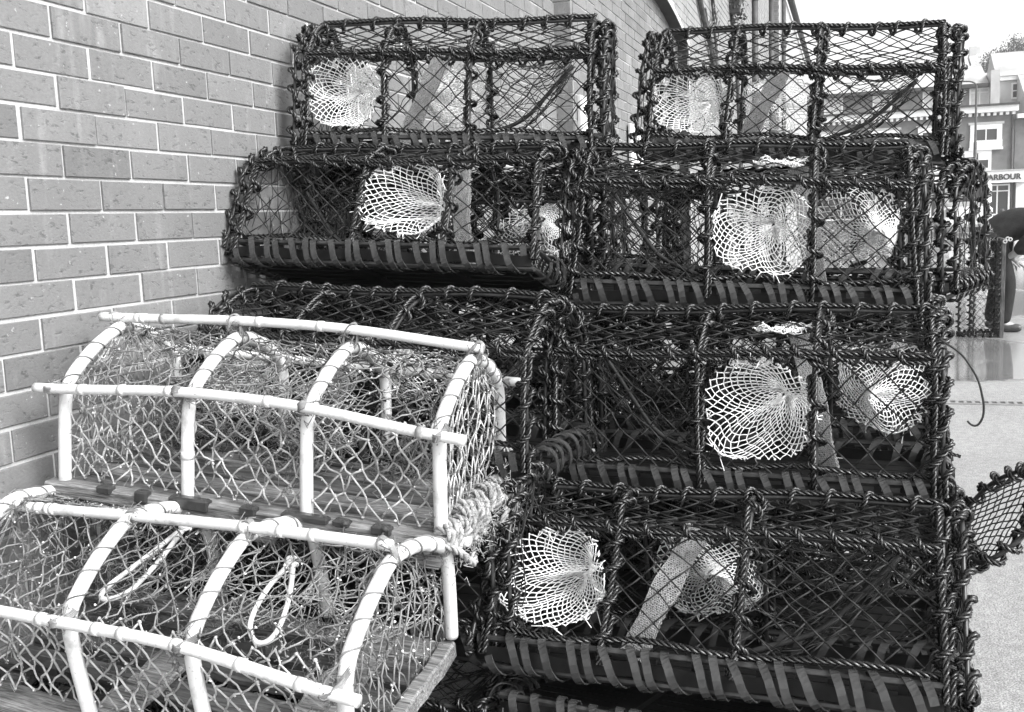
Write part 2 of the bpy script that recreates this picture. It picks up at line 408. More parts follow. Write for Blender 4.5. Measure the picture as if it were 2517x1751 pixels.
    # dark netting, one part per face
    def cut(f,front):
        if f is None:return None
        cl,hl,cu,hu=f
        def keep(P):
            x=(P[:,0]-cl)/(hl*.97);y=(P[:,2]-cu)/(hu*.97)
            return (np.abs(x)**4+np.abs(y)**4)>1
        return keep
    tw=.00175
    w1=rs.uniform(0,6,6)
    def wav(a,b2,k):return .010*np.sin(a*9+w1[k])*np.sin(b2*3+w1[k+1])
    def Sf(U,V):
        ll=.004+U*(L-.008);uu=.05+V*(hr-.05);return np.stack([ll,prof(uu)+wav(ll,V*2,0)*V*(1-V)*4,uu],-1)
    mb=MB();net(mb,Sf,int(round(L/.068)),8,tw,rs,(.06,.06),.02,keep=cut(F,True));mb.build('netting',M['black_twine'],root)
    def Sb(U,V):
        q=Sf(U,V);q[...,1]=W-q[...,1];return q
    mb=MB();net(mb,Sb,int(round(L/.095)),5,tw*.85,rs,(.12,.12),.05,keep=cut(G,False));mb.build('netting',M['black_twine'],root)
    def Sr(front):
        def S(U,V):
            ll=e+U*(L-2*e);t=V;dd=rd+(wd-rd)*t;uu=hr+(H-hr)*t**.8-.012*np.sin(pi*t)*(.6+.6*np.abs(np.sin(ll*7.5)))+wav(ll,t*2,2)*.6*np.sin(pi*t)
            if not front:dd=W-dd
            return np.stack([ll,dd,uu],-1)
        return S
    for fr in (True,False):
        mb=MB();net(mb,Sr(fr),int(round(L/(.083 if fr else .11))),9 if fr else 6,tw,rs,(.07,.08),.02);mb.build('netting',M['black_twine'],root)
    def Se(l0,dr):
        def S(U,V):
            uu=.04+V*(H-.05);a=prof(uu)+.008;return np.stack([l0+.006*np.sin(U*9+V*14+seed)+dr*V*0,a+U*(W-2*a),uu],-1)
        return S
    # end doors: a roped frame with its own bunched net
    for k,(do,l0,lean) in enumerate(((doors[0],-(doors[0] or 0),e),(doors[1],L+(doors[1] or 0),-e))):
        if do is None:continue
        rod=MB();rp=MB();c=hpath(l0,lean*.7,.03);c=np.concatenate([c,resample([c[-1],c[0]],.02)[1:]])
        lashed(c,(0,-1,0),.0045,Rr*.95,.062,.4,seed*10+20+k,rod,rp)
        h=rod.build('end_door',M['steel_rod'],root);rp.build('rope_lashing',M['black_rope'],h)
        mb=MB();net(mb,Se(l0,lean),7,5,.0013,rs,(.22,.16),.05);mb.build('door_net',M['black_twine'],h)
    # inner parlour funnel
    h0,h1,sg=par;mb=MB()
    ring=np.array([(h0+(h1-h0)*.78)*L,W*.5,hr*.92]);l0=h0*L
    def Sp(U,V):
        th=U*2*pi;c,sn=np.cos(th),np.sin(th);k=(np.abs(c)**4+np.abs(sn)**4)**(-.25)
        a=np.stack([0*th+l0,W/2+(W/2-.02)*k*c,.03+(hr)/2+(hr/2-.005)*k*sn],-1)
        b2=ring+np.stack([.02*sn,.05*c,.05*sn],-1);q=(1-V)[...,None]**1.1
        r2=b2+(a-b2)*q;r2[...,2]-=.05*np.sin(pi*V);r2[...,1]+=.012*np.sin(th*5+V*7);return r2
    net(mb,Sp,15,8,.0011,rs,(.15,.1),.06,periodic=True)
    P=np.array([[l0,W*.35,.05],[(l0+ring[0])/2,W*.42,.10],ring]);mb.tube(smooth(resample(P,.02),2,1),.006,6);mb.build('inner_funnel',M['black_twine'],root)
    # bait strap of folded grey net
    if strap and not back:
        if kind=='A':p=np.array([(.33*L,.09,.03),(.39*L,.10,.15),(.455*L,wd*.85,hr+.01)])
        else:p=np.array([(.735*L,.13,.03),(.705*L,.12,.16),(.66*L,wd*.9,H-.05)])
        P=smooth(resample(p,.01),3,2);n=len(P)
        T=nrm(np.gradient(P,axis=0));Wd=nrm(np.cross(T,np.array([0,1.,.15])));Nn=np.cross(Wd,T)
        tw2=.25*np.sin(np.linspace(0,4,n)+seed);Wd=nrm(Wd*np.cos(tw2)[:,None]+Nn*np.sin(tw2)[:,None]);Nn=nrm(np.cross(T,Wd))
        hw=.026*(1+.10*np.sin(np.linspace(0,13,n)+seed))
        mb=MB();V=np.concatenate([P-Wd*hw[:,None],P+Wd*hw[:,None],P+Wd*hw[:,None]+Nn*.005,P-Wd*hw[:,None]+Nn*.005]);i=np.arange(n-1);Q=[]
        for a in range(4):
            b2=(a+1)%4;Q.append(np.stack([a*n+i,b2*n+i,b2*n+i+1,a*n+i+1],-1))
        mb.add(V,np.concatenate(Q));st=mb.build('bait_strap',M['strap_back'],root)
        tt=np.linspace(0,1,n)
        for sd in (-.003,.008):
            mb=MB()
            def Ss(U,V):
                x=V;c=np.stack([np.interp(x,tt,P[:,k2]) for k2 in range(3)],-1);w=np.stack([np.interp(x,tt,Wd[:,k2]*hw) for k2 in range(3)],-1);nn=np.stack([np.interp(x,tt,Nn[:,k2]) for k2 in range(3)],-1)
                return c+w*(2*U-1)[...,None]+nn*sd
            net(mb,Ss,10,70,.0013,rs,(.2,.15),.06,kn=0);mb.build('strap_mesh',M['grey_strap'],st)
    if tuft:
        mb=MB();c0=np.array([(hoops[1]*.35+hoops[2]*.65)*L,wd*.80,H-.030])
        def St(U,V):
            th=U*2*pi;r_=1-V;return c0+np.stack([.068*r_*np.cos(th)*(1+.15*np.sin(3*th)),.05*r_*np.sin(th)*(1+.15*np.cos(4*th)),.006*np.sin(5*th+9*V)+.010*np.sin(2*th)*r_-.006*V],-1)
        net(mb,St,22,7,.0012,rs,(.25,.2),.12,kn=1.7,periodic=True);mb.build('net_patch',M['white_net'],root)
    if loose:
        mb=MB();P=np.array([(L,.0,hr+.05),(L+.045,-.02,hr+.02),(L+.075,-.02,hr-.03),(L+.088,-.02,hr-.09),(L+.082,-.02,hr-.125),(L+.066,-.02,hr-.135),(L+.056,-.02,hr-.118)])
        mb.tube(smooth(resample(P,.006),3,1),.0023,6);mb.build('loose_cord',M['black_twine'],root)
        mb=MB();mb.rope(np.array([(L,.0,.12),(L+.02,0,.125),(L+.045,-.005,.12)]),.004);mb.build('rope_end',M['black_rope'],root)
    return root

def F6(v):return frame(*v[:6])
creel('lowest full black pot, white net funnel at its left, beside the white pipe pots',F6((.003,-.956,.394,-.065,.25,.023)),(.88,.278,.221,.355,.114,.003),'A',1)
creel('black pot with a loose cord hanging at its right end, two white funnels',F6((.455,-.985,.655,-.065,0,.004)),(.862,.317,.2,.401,.03,.007),'B',2,doors=(.026,.014),loose=True,tuft=True)
creel('black pot with two white funnels directly under the top right pot',F6((.747,-.957,1.084,.054,-.061,-.05)),(.869,.305,.189,.393,.027,.029),'B',3,doors=(.036,.02),tuft=True)
creel('topmost black pot on the right, seen against the pale sky',F6((1.391,-1.043,1.485,-.014,-.081,-.071)),(.88,.262,.19,.39,.021,.017),'A',4)
creel('topmost black pot on the left, in front of the brick pilaster',F6((.916,-.089,1.525,.149,-.087,-.055)),(.877,.288,.184,.386,.025,.013),'A',5)
creel('black pot tipped back against the wall, bound base edge facing out, white funnel mid-way',F6((.572,-.04,1.224,.004,.295,-.051)),(.878,.279,.2,.38,.022,.022),'B',6,doors=(.036,None))
creel('black pot showing only its netted roof behind the upper white pipe pot',F6((.234,-.129,.772,-.057,.04,-.038)),(.877,.274,.215,.38,.014,.013),'A',7,doors=(.036,None))
creel('black pot whose coiled base end sticks out toward the street behind the right column',F6((1.55,-1.095,1.035,-.33,-.02,0)),(.87,.31,.19,.385,.02,.012),'B',8,back=True)
creel('added black backing pot behind the lowest full pot, open door flap over the ground',F6((.50,-1.0,.25,-.05,0,0)),(.87,.28,.2,.38,.02,.012),'A',9,back=True)  # added for support and dark backing; carries the door flap
creel('added black backing pot behind the pot with the loose cord',F6((.93,-.99,.68,-.03,0,0)),(.87,.29,.19,.37,.02,.012),'A',10,back=True)  # unseen, added to darken the view through the nets
creel('added black backing pot behind the tipped back pot beside the wall',F6((1.0,-.08,1.13,.05,0,-.03)),(.87,.29,.19,.37,.02,.012),'A',11,back=True)  # unseen, added as support and dark backing
creel('added black backing pot under the tipped back pot beside the wall',F6((.68,-.08,.74,0,0,-.02)),(.87,.28,.19,.37,.02,.012),'B',12,back=True)  # added unseen as a prop and to darken the gaps
creel('black pot squeezed in shade between an upper white pot and a black one',F6((.06,-.11,.385,-.02,0,0)),(.86,.27,.19,.37,.02,.012),'B',13,back=True)
Mx=F6((-.03,-1.0,.345,-.11,.25,0))@Matrix.Translation((.87,0,0))@Matrix.Rotation(pi,4,'Y')
creel('low black backing pot added on the ground under the pot with the open flap',F6((.50,-1.0,.02,-.03,0,0)),(.87,.18,.19,.22,.02,.012),'B',16,back=True)  # unseen, added to hide bright ground behind the lowest pot
src=creel('black backing pot added on the ground at the back of the right column',F6((.95,-1.02,.02,-.02,0,0)),(.87,.26,.19,.34,.02,.012),'A',17,back=True)  # added to block light from behind; copied again below
creel('added black backing pot second from the ground at the back of the right column',F6((.94,-1.0,.385,.02,0,0)),(.87,.22,.19,.28,.02,.012),'B',18,back=True)  # likewise added against light from behind
creel('black backing pot added on the ground by the wall under the squeezed shaded pot',F6((.0,-.11,.02,-.02,0,0)),(.86,.26,.19,.35,.02,.012),'A',19,back=True)  # unseen, added to block light between the lowest pots
creel('added black backing pot high at the back between both stacks',F6((1.50,-.17,1.10,-.02,0,0)),(.86,.28,.19,.36,.02,.012),'B',20,back=True)  # added to darken the view through the right pots
creel('upturned black pot at the bottom edge, rubber coils along its upper edge',Mx,(.87,.23,.19,.31,.02,.012),'B',14,back=True)
creel('added black backing pot lying lowest beneath the white pipe pots',F6((-.46,-.08,.03,-.02,0,0)),(.93,.27,.19,.37,.02,.012),'A',15,back=True)  # unseen, added as support and to keep bright ground out of the gap

def dup(root,Mx,label):
    r=root.copy();COL.objects.link(r);r.matrix_world=Mx;r['label']=label
    for ch in list(root.children):
        c=ch.copy();COL.objects.link(c);c.parent=r
        for g in ch.children:
            d=g.copy();COL.objects.link(d);d.parent=c
    return r
for x,y,z,ya,lab in ((1.44,-.08,.02,.02,'added black backing pot lowest of the pile behind the left column'),(1.42,-.09,.39,-.03,'added black backing pot second in the pile behind the left column'),(1.45,-.08,.755,.01,'added black backing pot third in the pile behind the left column'),  # piles added behind the stack to block light through the nets
    (1.40,-.995,.02,.02,'added black backing pot lowest of the pile under the pot with the coiled end'),(1.43,-1.0,.36,.0,'added black backing pot in the middle under the pot with the coiled end'),(1.42,-1.0,.69,.01,'added black backing pot directly under the pot with the coiled end')):
    dup(src,F6((x,y,z,ya,0,0)),lab)

# open door flap of the added backing pot, its rope bound rim standing out over the ground
def flap():
    rs=np.random.default_rng(77)
    A=np.array([.45,-1.885,.618]);B=np.array([.15,-1.90,.622]);C=np.array([.14,-1.985,.70]);D=np.array([.27,-2.015,.775]);E_=np.array([.37,-2.01,.765]);G=np.array([.45,-1.955,.712])
    c=smooth(resample([A,B,(B+C)/2+np.array([0,-.005,0]),C,D,E_,G,A],.01),3,2)
    Nn=nrm(np.cross(B-A,D-A));rod=MB();rp=MB()
    lashed(c,Nn,.005,.0062,.04,.3,5,rod,rp)
    pr=bpy.data.objects['lobster_pot.008'];Mi=np.array(pr.matrix_world.inverted())
    def loc(mb):
        mb.V=[np.asarray(v)@Mi[:3,:3].T+Mi[:3,3] for v in mb.V]
    mb=MB()
    def S(U,V):
        p=(1-V)[...,None]*(A+(B-A)*U[...,None]);return p+V[...,None]*(G+(C-G)*U[...,None]+(.055*np.sin(pi*U))[...,None]*nrm(D-(A+B)/2))
    net(mb,S,10,13,.0014,rs,(.08,.08),.03)
    for x in (rod,rp,mb):loc(x)
    h=rod.build('open_door',M['steel_rod'],pr);rp.build('rope_lashing',M['black_rope'],h);mb.build('door_net',M['black_twine'],h)
bpy.context.view_layer.update();flap()

# ------------------------------------------------------------------ white pipe pots
def white_pot(label,Mx,seed,bowf,bowt,upper):
    rs=np.random.default_rng(seed);L,hr,wd,H,W=.84,.207,.191,.301,.393
    F=(0,.351,.667,1.)
    root=empty('lobster_pot',Mx);tag(root,label,'lobster pot','white pipe lobster pots by the wall')
    def hpath(l0,lean):
        c=np.array([(0,0,-.035 if upper else -.02),(0,0,hr*.55),(0,.006,hr),(0,wd*.5,H-.035),(0,wd,H),(0,W-wd*.5,H-.035),(0,W-.006,hr),(0,W,hr*.5),(0,W,-.0)])
        c=smooth(resample(c,.008),3,2);c[:,0]=l0+lean*np.clip(c[:,2]/hr,-.1,1);return c
    HP=[]
    for k,f in enumerate(F):
        mb=MB();c=hpath(f*L,rs.uniform(-.012,.012));HP.append(c);mb.tube(c,.0132,14,N0=np.array([1.,0,0]))
        j=rs.integers(8,len(c)-8);mb.tube(c[j:j+3],.0139,14,N0=np.array([1.,0,0]))
        h=mb.build('pipe_hoop',M['white_pipe'],root)
        # net twine carried round the hoop
        mb=MB();t=np.arange(0,len(c)-1,.25);i=t.astype(int);cc=c[i]+(c[np.minimum(i+1,len(c)-1)]-c[i])*(t-i)[:,None]
        s=t*.008;ph=2*pi*s/.052+.6*np.sin(s*40);T,N,B=frames(cc,np.array([1.,0,0]));ok=(s>hr*1.15)&(s<s[-1]-hr*1.0)
        q=cc+.0146*(np.cos(ph)[:,None]*N+np.sin(ph)[:,None]*B);mb.tube(q[ok],.0017,5);mb.build('twine',M['dark_twine'],h)
    def at(k,dd):
        c=HP[k];i=np.argmin(np.abs(c[:,1]-dd)+(0 if dd>.1 else np.abs(c[:,2]-hr)*1.0)) if dd<W*.7 else np.argmin(np.abs(c[:,1]-dd)+np.abs(c[:,2]-hr))
        return c[i]
    ex0,ex1=(.045,.05) if upper else (.06,.05)
    for dd,bow,off in ((-.022,bowf,(0,hr)),(wd,bowt,(0,H+.026)),(W+.020,(0,0,0,0),(0,hr+.0))):
        x=np.linspace(-ex0,L+(.012 if dd==wd else ex1),70);z=off[1]+np.interp(x,np.array(F)*L,bow) if dd!=wd else H+.024+np.interp(x,np.array(F)*L,bow)
        P=smooth(np.stack([x,0*x+dd,z],-1),6,2);mb=MB();mb.tube(P,.0104,14)
        P2=P.copy()
        for q in rs.uniform(.08,.92,6):
            i=int(q*69);mb.tube(P[i:i+2]+.0,.0116,14)
        r=mb.build('pipe_rail',M['white_pipe'],root)
        for k in range(4):
            i=np.argmin(np.abs(P[:,0]-F[k]*L));p=P[i];c=at(k,dd if dd>0 else 0.)
            mid=(p+c)/2;ax=nrm(p-c) if np.linalg.norm(p-c)>1e-4 else np.array([0,1.,0]);hl=np.linalg.norm(p-c)/2
            mb=MB();t=np.linspace(0,1,110)
            for m_ in range(3):
                ph=2*pi*4.*t+rs.uniform(0,6);a=rs.uniform(-.5,.5);e1=np.array([1.,0,0])*math.cos(a)+np.cross(ax,[1.,0,0])*math.sin(a)
                e1=nrm(e1);q=mid+ax*((hl+.0135)*np.cos(ph))[:,None]+e1*(.0145*np.sin(ph)*(1 if m_<2 else -1))[:,None]*.98+np.cross(ax,e1)*(.012*(t-.5)+.003*np.sin(ph*2+m_))[:,None]
                mb.tube(q,.0017,5)
            e0=mid+rs.standard_normal((26,3))*.011;mb.segs(np.stack([e0,e0+rs.standard_normal((26,3))*.006,e0+rs.standard_normal((26,3))*.011],1),.0009)
            mb.build('lashing',M['old_twine'],r)
    # wooden base
    def plank(nm,x0,x1,y0,y1,z0,z1,mt='wood',along='x'):
        mb=MB();n=14;t=np.linspace(0,1,n);w=rs.standard_normal((n,4))*.0018
        ring=[]
        for i in range(n):
            x=x0+(x1-x0)*t[i];c=.004
            pts=[(y0+c,z0),(y1-c,z0),(y1,z0+c),(y1,z1-c),(y1-c,z1),(y0+c,z1),(y0,z1-c),(y0,z0+c)]
            ring+=[(x,p[0]+w[i,0]*(1 if p[0]>(y0+y1)/2 else -1)+w[i,2]*.7,p[1]+w[i,1]*.6) for p in pts]
        q=[]
        for i in range(n-1):
            for k in range(8):q.append((i*8+k,i*8+(k+1)%8,i*8+8+(k+1)%8,i*8+8+k))
        for o,f in ((0,-1),((n-1)*8,1)):
            qq=[(o,o+1,o+2,o+7),(o+7,o+2,o+3,o+6),(o+6,o+3,o+4,o+5)];q+=[z if f>0 else z[::-1] for z in qq]
        V=np.array(ring)
        if along=='y':V=V[:,[1,0,2]]*np.array([1,1,1]);q=[z[::-1] for z in q]
        mb.add(V,q);o=mb.build(nm,M[mt],root,smooth=False);return o
    ys=np.linspace(.012,W-.062,5)
    plank('base_plank',-.03,L+(.02 if upper else -.026),-.028,.032,-.034,-.002)
    for y in ys[1:]:plank('base_plank',-.02+rs.uniform(-.01,.01),L+(.01 if upper else -.026),y-.006+rs.uniform(-.004,.004),y+.052,-.030,-.006+rs.uniform(-.003,.003),'dark_wood' if rs.uniform()<.5 else 'wood')
    for x in (.0,.27*L,.55*L,L-(.035 if upper else .05)):plank('base_batten',-.03,W+(.02 if upper else -.01),x-.005,x+.042,-.062,-.034,'wood','y')
    if not upper:
        for x,y0 in ((.30,.02),(.66,.0)):plank('loose_slat',y0,W-.02,x,x+.085,-.003,.012,'wood','y')
        mb=MB();mb.box((.18,.20,.0),(.52,.235,.03),bev=.006);mb.box((.06,.06,.0),(.30,.085,.03),bev=.006);mb.build('rubber_pad',M['rubber'],root,smooth=False)
        plank('side_rail',-.03,W-.005,L-.022,L+.008,-.045,-.008,'wood','y')
    else:
        for x,w in ((.10,.035),(.19,.03),(.27,.09),(.43,.035),(.52,.10),(.63,.035),(.71,.04)):
            mb=MB();mb.box((x,-.034,-.012+rs.uniform(-.008,.004)),(x+w,-.012,.006),bev=.004);mb.build('rubber_pad',M['rubber'],root,smooth=False)
        for x in (.66,.74):
            mb=MB();mb.tube(np.array([(x,-.033,-.0),(x,-.047,-.004),(x+.002,-.049,-.03)]),.0022,6);mb.balls([(x,-.04,.004)],.008);mb.build('nail',M['pipe_iron'],root)
        # frayed old rope bound along the end of the base
        mb=MB();t=np.linspace(0,1,420);ph=2*pi*15*t;y=-.02+t*(W+.03)
        P=np.stack([L+.008+.022*np.cos(ph)+.006*np.sin(t*31),y+.004*np.sin(ph*.7),-.018+.026*np.sin(ph)+.008*np.sin(t*23)],-1);mb.rope(P,.0105,step=.006)
        for q in range(4):
            c=np.array([L+.03,-.0+q*.12,-.02]);pts=[c+np.array([rs.uniform(-.01,.035),rs.uniform(-.05,.05),rs.uniform(-.05,.03)]) for _ in range(5)];mb.rope(smooth(resample(pts,.006),3,1),.0085)
        P=np.array([(L+.0,W-.0,.06),(L+.035,W+.01,.04),(L+.05,W-.01,-.02),(L+.045,W-.06,-.05)]);mb.rope(smooth(resample(P,.006),3,1),.009)
        o=mb.build('end_rope',M['frayed_rope'],root)
        mb=MB();n=1000;c=np.stack([L+.02+.045*rs.standard_normal(n)*.6,rs.uniform(-.03,W+.03,n),-.018+.03*rs.standard_normal(n)],-1);mb.segs(np.stack([c,c+rs.standard_normal((n,3))*.004,c+rs.standard_normal((n,3))*.008+np.array([0,0,-.003])],1),.0008,3);mb.build('rope_fray',M['frayed_rope'],o)
        P=np.array([(L-.02,-.03,-.03),(L+.02,-.035,-.01),(L+.04,-.01,-.03),(L+.06,.03,-.07),(L+.045,.06,-.06)]);mb=MB();mb.rope(smooth(resample(P,.005),3,1),.008);mb.build('rope_tail',M['frayed_rope'],root)
    # netting
    def prof(t,front=True):           # t 0..1 from base over knuckle (.45) to the top
        c=HP[1];i=np.linspace(4,len(c)//2,200).astype(int);q=c[i];s=np.concatenate([[0],np.cumsum(np.linalg.norm(np.diff(q[:,1:],axis=0),axis=1))]);s/=s[-1]
        return np.interp(t,s,q[:,1]),np.interp(t,s,q[:,2])
    fz=[]
    def S1(t0,t1,sag,front=True):
        def S(U,V):
            t=t0+(t1-t0)*V;dd,uu=prof(t);ll=.005+U*(L-.01)
            b=np.sin(pi*V)*sag*(.5+.6*np.abs(np.sin(ll/L*pi*3)))+.006*np.sin(ll*40+V*9+seed)
            if not front:dd=W-dd;return np.stack([ll,dd-b,uu],-1)
            return np.stack([ll,dd+b*.9,uu-b*(.9 if t0>.3 else .1)],-1)
        return S
    nf=int(L/.05)
    tw=.0017
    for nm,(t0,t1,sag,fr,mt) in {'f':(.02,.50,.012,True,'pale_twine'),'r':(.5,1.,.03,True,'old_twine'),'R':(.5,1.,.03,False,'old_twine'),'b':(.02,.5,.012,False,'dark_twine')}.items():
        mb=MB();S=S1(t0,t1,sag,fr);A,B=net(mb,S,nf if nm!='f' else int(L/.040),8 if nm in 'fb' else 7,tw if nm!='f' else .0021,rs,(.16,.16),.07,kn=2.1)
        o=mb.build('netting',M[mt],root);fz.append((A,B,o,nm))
    for l0,sg in ((.0,-1),(L,1)):
        mb=MB()
        def Se(U,V):
            uu=.0+V*(H-.012);c=HP[0 if sg<0 else 3];half=len(c)//2
            a=np.interp(uu,c[4:half,2],c[4:half,1]);return np.stack([l0-sg*.012+.006*np.sin(U*7+V*5+seed)*np.sin(pi*V)+0*U,a+.012+U*(W-2*a-.024),uu],-1)
        A,B=net(mb,Se,12,7,.0017,rs,(.2,.14),.07,kn=2.0);o=mb.build('netting',M['pale_twine' if upper else 'old_twine'],root);fz.append((A,B,o,'e'))
    # weed and shell growth caught in the twine
    for A,B,o,nm in fz:
        dens={'f':.5,'r':1.5,'R':1.1,'b':.5,'e':.5}[nm];n=int(len(A)*dens*(3 if upper else 2.6))
        i=rs.integers(0,len(A),n);cl=.5+.5*np.sin(A[i,0]*17+seed)+rs.uniform(0,.8,n);i=i[cl>.75];n=len(i)
        c=A[i]+(B[i]-A[i])*rs.uniform(0,1,(n,1))+rs.standard_normal((n,3))*.0035
        mb=MB();k=int(n*.75);g=np.array([0,0,-.004]);mb.segs(np.stack([c[:k],c[:k]+rs.standard_normal((k,3))*.005,c[:k]+rs.standard_normal((k,3))*.010+g],1),rs.uniform(.0005,.0012,k),3)
        mb.balls(c[k:],rs.uniform(.0012,.0034,n-k),jit=.4);mb.build('weed_growth',M['weed' if nm in 'bR' else 'old_twine'],o)
        j=rs.integers(0,len(A),int(len(A)*.5));cc=A[j]+(B[j]-A[j])*rs.uniform(0,1,(len(j),1))+rs.standard_normal((len(j),3))*.002
        mb=MB();mb.balls(cc,rs.uniform(.0012,.003,len(j)),jit=.4);mb.build('barnacle',M['barnacle'],o)
    # inner eyes: pale funnels from the long sides, one dark pocket of net
    def eye(l1,l2,front,mt,r=.0012,N=22,Mr=11):
        ph1,ph2=rs.uniform(0,6,2);cl=(l1+l2)/2*L;hl=(l2-l1)/2*L*.9;cu=hr*.55;hu=hr*.42
        T0=np.array([cl+rs.uniform(-.03,.03),W*.46,hr*.75])
        def S(U,V):
            th=U*2*pi;c,sn=np.cos(th),np.sin(th);k=(np.abs(c)**3.5+np.abs(sn)**3.5)**(-1/3.5)
            a=np.stack([cl+hl*k*c,0*th+(.012 if front else W-.012),cu+hu*k*sn],-1);b=T0+np.stack([.05*c,.01*np.sin(3*th),.045*sn],-1)
            q=((1-V)**1.15*(1+.14*np.sin(3*th+ph1)*4*V*(1-V)))[...,None];p=b+(a-b)*q;p[...,2]-=.03*np.sin(pi*V);return p
        mb=MB();net(mb,S,N,Mr,r,rs,(.15,.12),.07,periodic=True,kn=1.7);mb.build('entrance_funnel',M[mt],root)
    if upper:eye(F[1]+.02,F[2]-.03,False,'pale_twine',.0011,26,13);eye(F[0]+.05,F[1]-.02,False,'dark_twine')
    else:eye(F[1],F[2],False,'pale_twine',.0012,20,9);eye(F[2],F[3],False,'pale_twine',.0012,18,9);eye(F[0],F[1],False,'old_twine',.0012,16,8)
    # clumped old net and weed lying inside
    mb=MB();n=1100 if upper else 500;cx=rs.choice([.15,.5,.8],n)*L+rs.standard_normal(n)*.06;c=np.stack([np.clip(cx,.03,L-.03),np.clip(W*.68+rs.standard_normal(n)*.06,.12,W-.03),.01+np.abs(rs.standard_normal(n))*.05],-1)
    mb.segs(np.stack([c,c+rs.standard_normal((n,3))*.008,c+rs.standard_normal((n,3))*.018],1),.0011,3);mb.build('weed_clump',M['weed'],root)
    return root
W1=white_pot('upper white pipe pot, frayed pale rope along the end of its wooden base',F6((-.193,-.105,.80,.042,-.037,-.089)),31,(-.012,.016,.014,-.018),(-.012,.008,.012,-.006),True)
W2=white_pot('lower white pipe pot with two cord loops hanging from its net roof',F6((-.447,-.07,.456,-.063,-.208,-.048)),32,(0,.004,.010,-.03),(-.040,-.022,-.008,-.004),False)
Mi=np.array(F6((-.447,-.07,.456,-.063,-.208,-.048)).inverted())
for pts in ([(-.28,-.485,.735),(-.34,-.43,.685),(-.40,-.37,.635),(-.405,-.375,.622),(-.385,-.43,.635),(-.33,-.468,.69),(-.278,-.487,.737)],
            [(-.30,-.722,.69),(-.35,-.70,.66),(-.415,-.695,.612),(-.425,-.72,.578),(-.415,-.755,.60),(-.36,-.752,.65),(-.30,-.726,.692)]):
    P=np.array(pts)@Mi[:3,:3].T+Mi[:3,3];P=smooth(resample(P,.004),6,2);mb=MB();P=P+np.array([0,-.024,.024]);mb.tube(P,.0048,8)
    t=np.linspace(0,1,50);e=P[0];mb.tube(e+np.stack([.009*np.cos(t*16),.009*np.sin(t*16),.012*(t-.5)],-1),.0035,6)
    mb.build('cord_loop',M['cord'],W2)

# ------------------------------------------------------------------ ground, hill
def sheet(name,x0,x1,y0,y1,z,m,kind='structure',n=1):
    mb=MB();mb.smooth=False;mb.add([(x0,y0,z),(x1,y0,z),(x1,y1,z),(x0,y1,z)],[(0,1,2,3)]);o=mb.build(name,m,kind=kind);return o
sheet('quay_ground',-60,430,-240,240,0,M['concrete'])
# ------------------------------------------------------------------ brick building on the left
class BR(MB): pass
def bricks(mb,x0,x1,z0,z1,xs0,y=0.,k0=None,face='y',rs=None,par=0,hole=None,xlo=None,xhi=None):
    """brick faces standing proud of the mortar; courses of 75 mm on the calibrated grid"""
    rs=rs or np.random.default_rng(3);P=[];tone=[]
    kk=np.arange(int(np.floor((GZ-z1)/.075)),int(np.ceil((GZ-z0)/.075)))
    for k in kk:
        zt=GZ-.075*k-.0039;zb=zt-.0672;off=(-.1125 if k%2==0 else 0.)
        i=np.arange(int(np.floor((x0-off)/.225))-1,int(np.ceil((x1-off)/.225))+1)
        a=off+i*.225+.005;b=a+.215
        a=np.maximum(a,x0);b=np.minimum(b,x1);ok=(b-a)>.03
        for p,q in zip(a[ok],b[ok]):
            if hole is not None and hole((p+q)/2,(zt+zb)/2):continue
            P.append((p,q,zb,zt))
    P=np.array(P);n=len(P);P=P+rs.standard_normal(P.shape)*.0011
    tone=rs.standard_normal(n)*.42+(rs.uniform(0,1,n)<.12)*rs.uniform(-.9,.7,n);tone=np.clip(tone,-1.2,1.2)
    pr=.0055+rs.standard_normal(n)*.0012;c=.0018
    a,b,zb,zt=P.T
    def ring(i,dep):return np.stack([np.stack([a+i,0*a+dep,zb+i],-1),np.stack([b-i,0*a+dep,zb+i],-1),np.stack([b-i,0*a+dep,zt-i],-1),np.stack([a+i,0*a+dep,zt-i],-1)],1)
    V=np.concatenate([ring(0,.01),ring(0,-pr+c*.8),ring(c,-pr)],1)     # (n,12,3)
    q=[]
    for r in range(2):
        for i in range(4):q.append((r*4+i,r*4+(i+1)%4,r*4+4+(i+1)%4,r*4+4+i))
    q.append((8,9,10,11));q=np.array(q)
    V[...,1]+=y
    Q=(q[None]+(np.arange(n)*12)[:,None,None]).reshape(-1,4)
    return V.reshape(-1,3),Q,np.repeat(tone,12)
bld=empty('brick_building',loc=(0,0,0));tag(bld,'long brick building with an arched recess running back beside the stacked pots','building')
rs=np.random.default_rng(11)
mb=MB();mb.smooth=False
V,Q,t=bricks(mb,-1.6,4.05,0,4.6,0,rs=rs);mb.add(V,Q,m=0,tone=t)
mb.add([(-1.6,.0,0),(4.05,.0,0),(4.05,.0,4.6),(-1.6,.0,4.6)],[(0,1,2,3)],m=1)
mb.build('wall',[M['brick'],M['mortar']],bld)
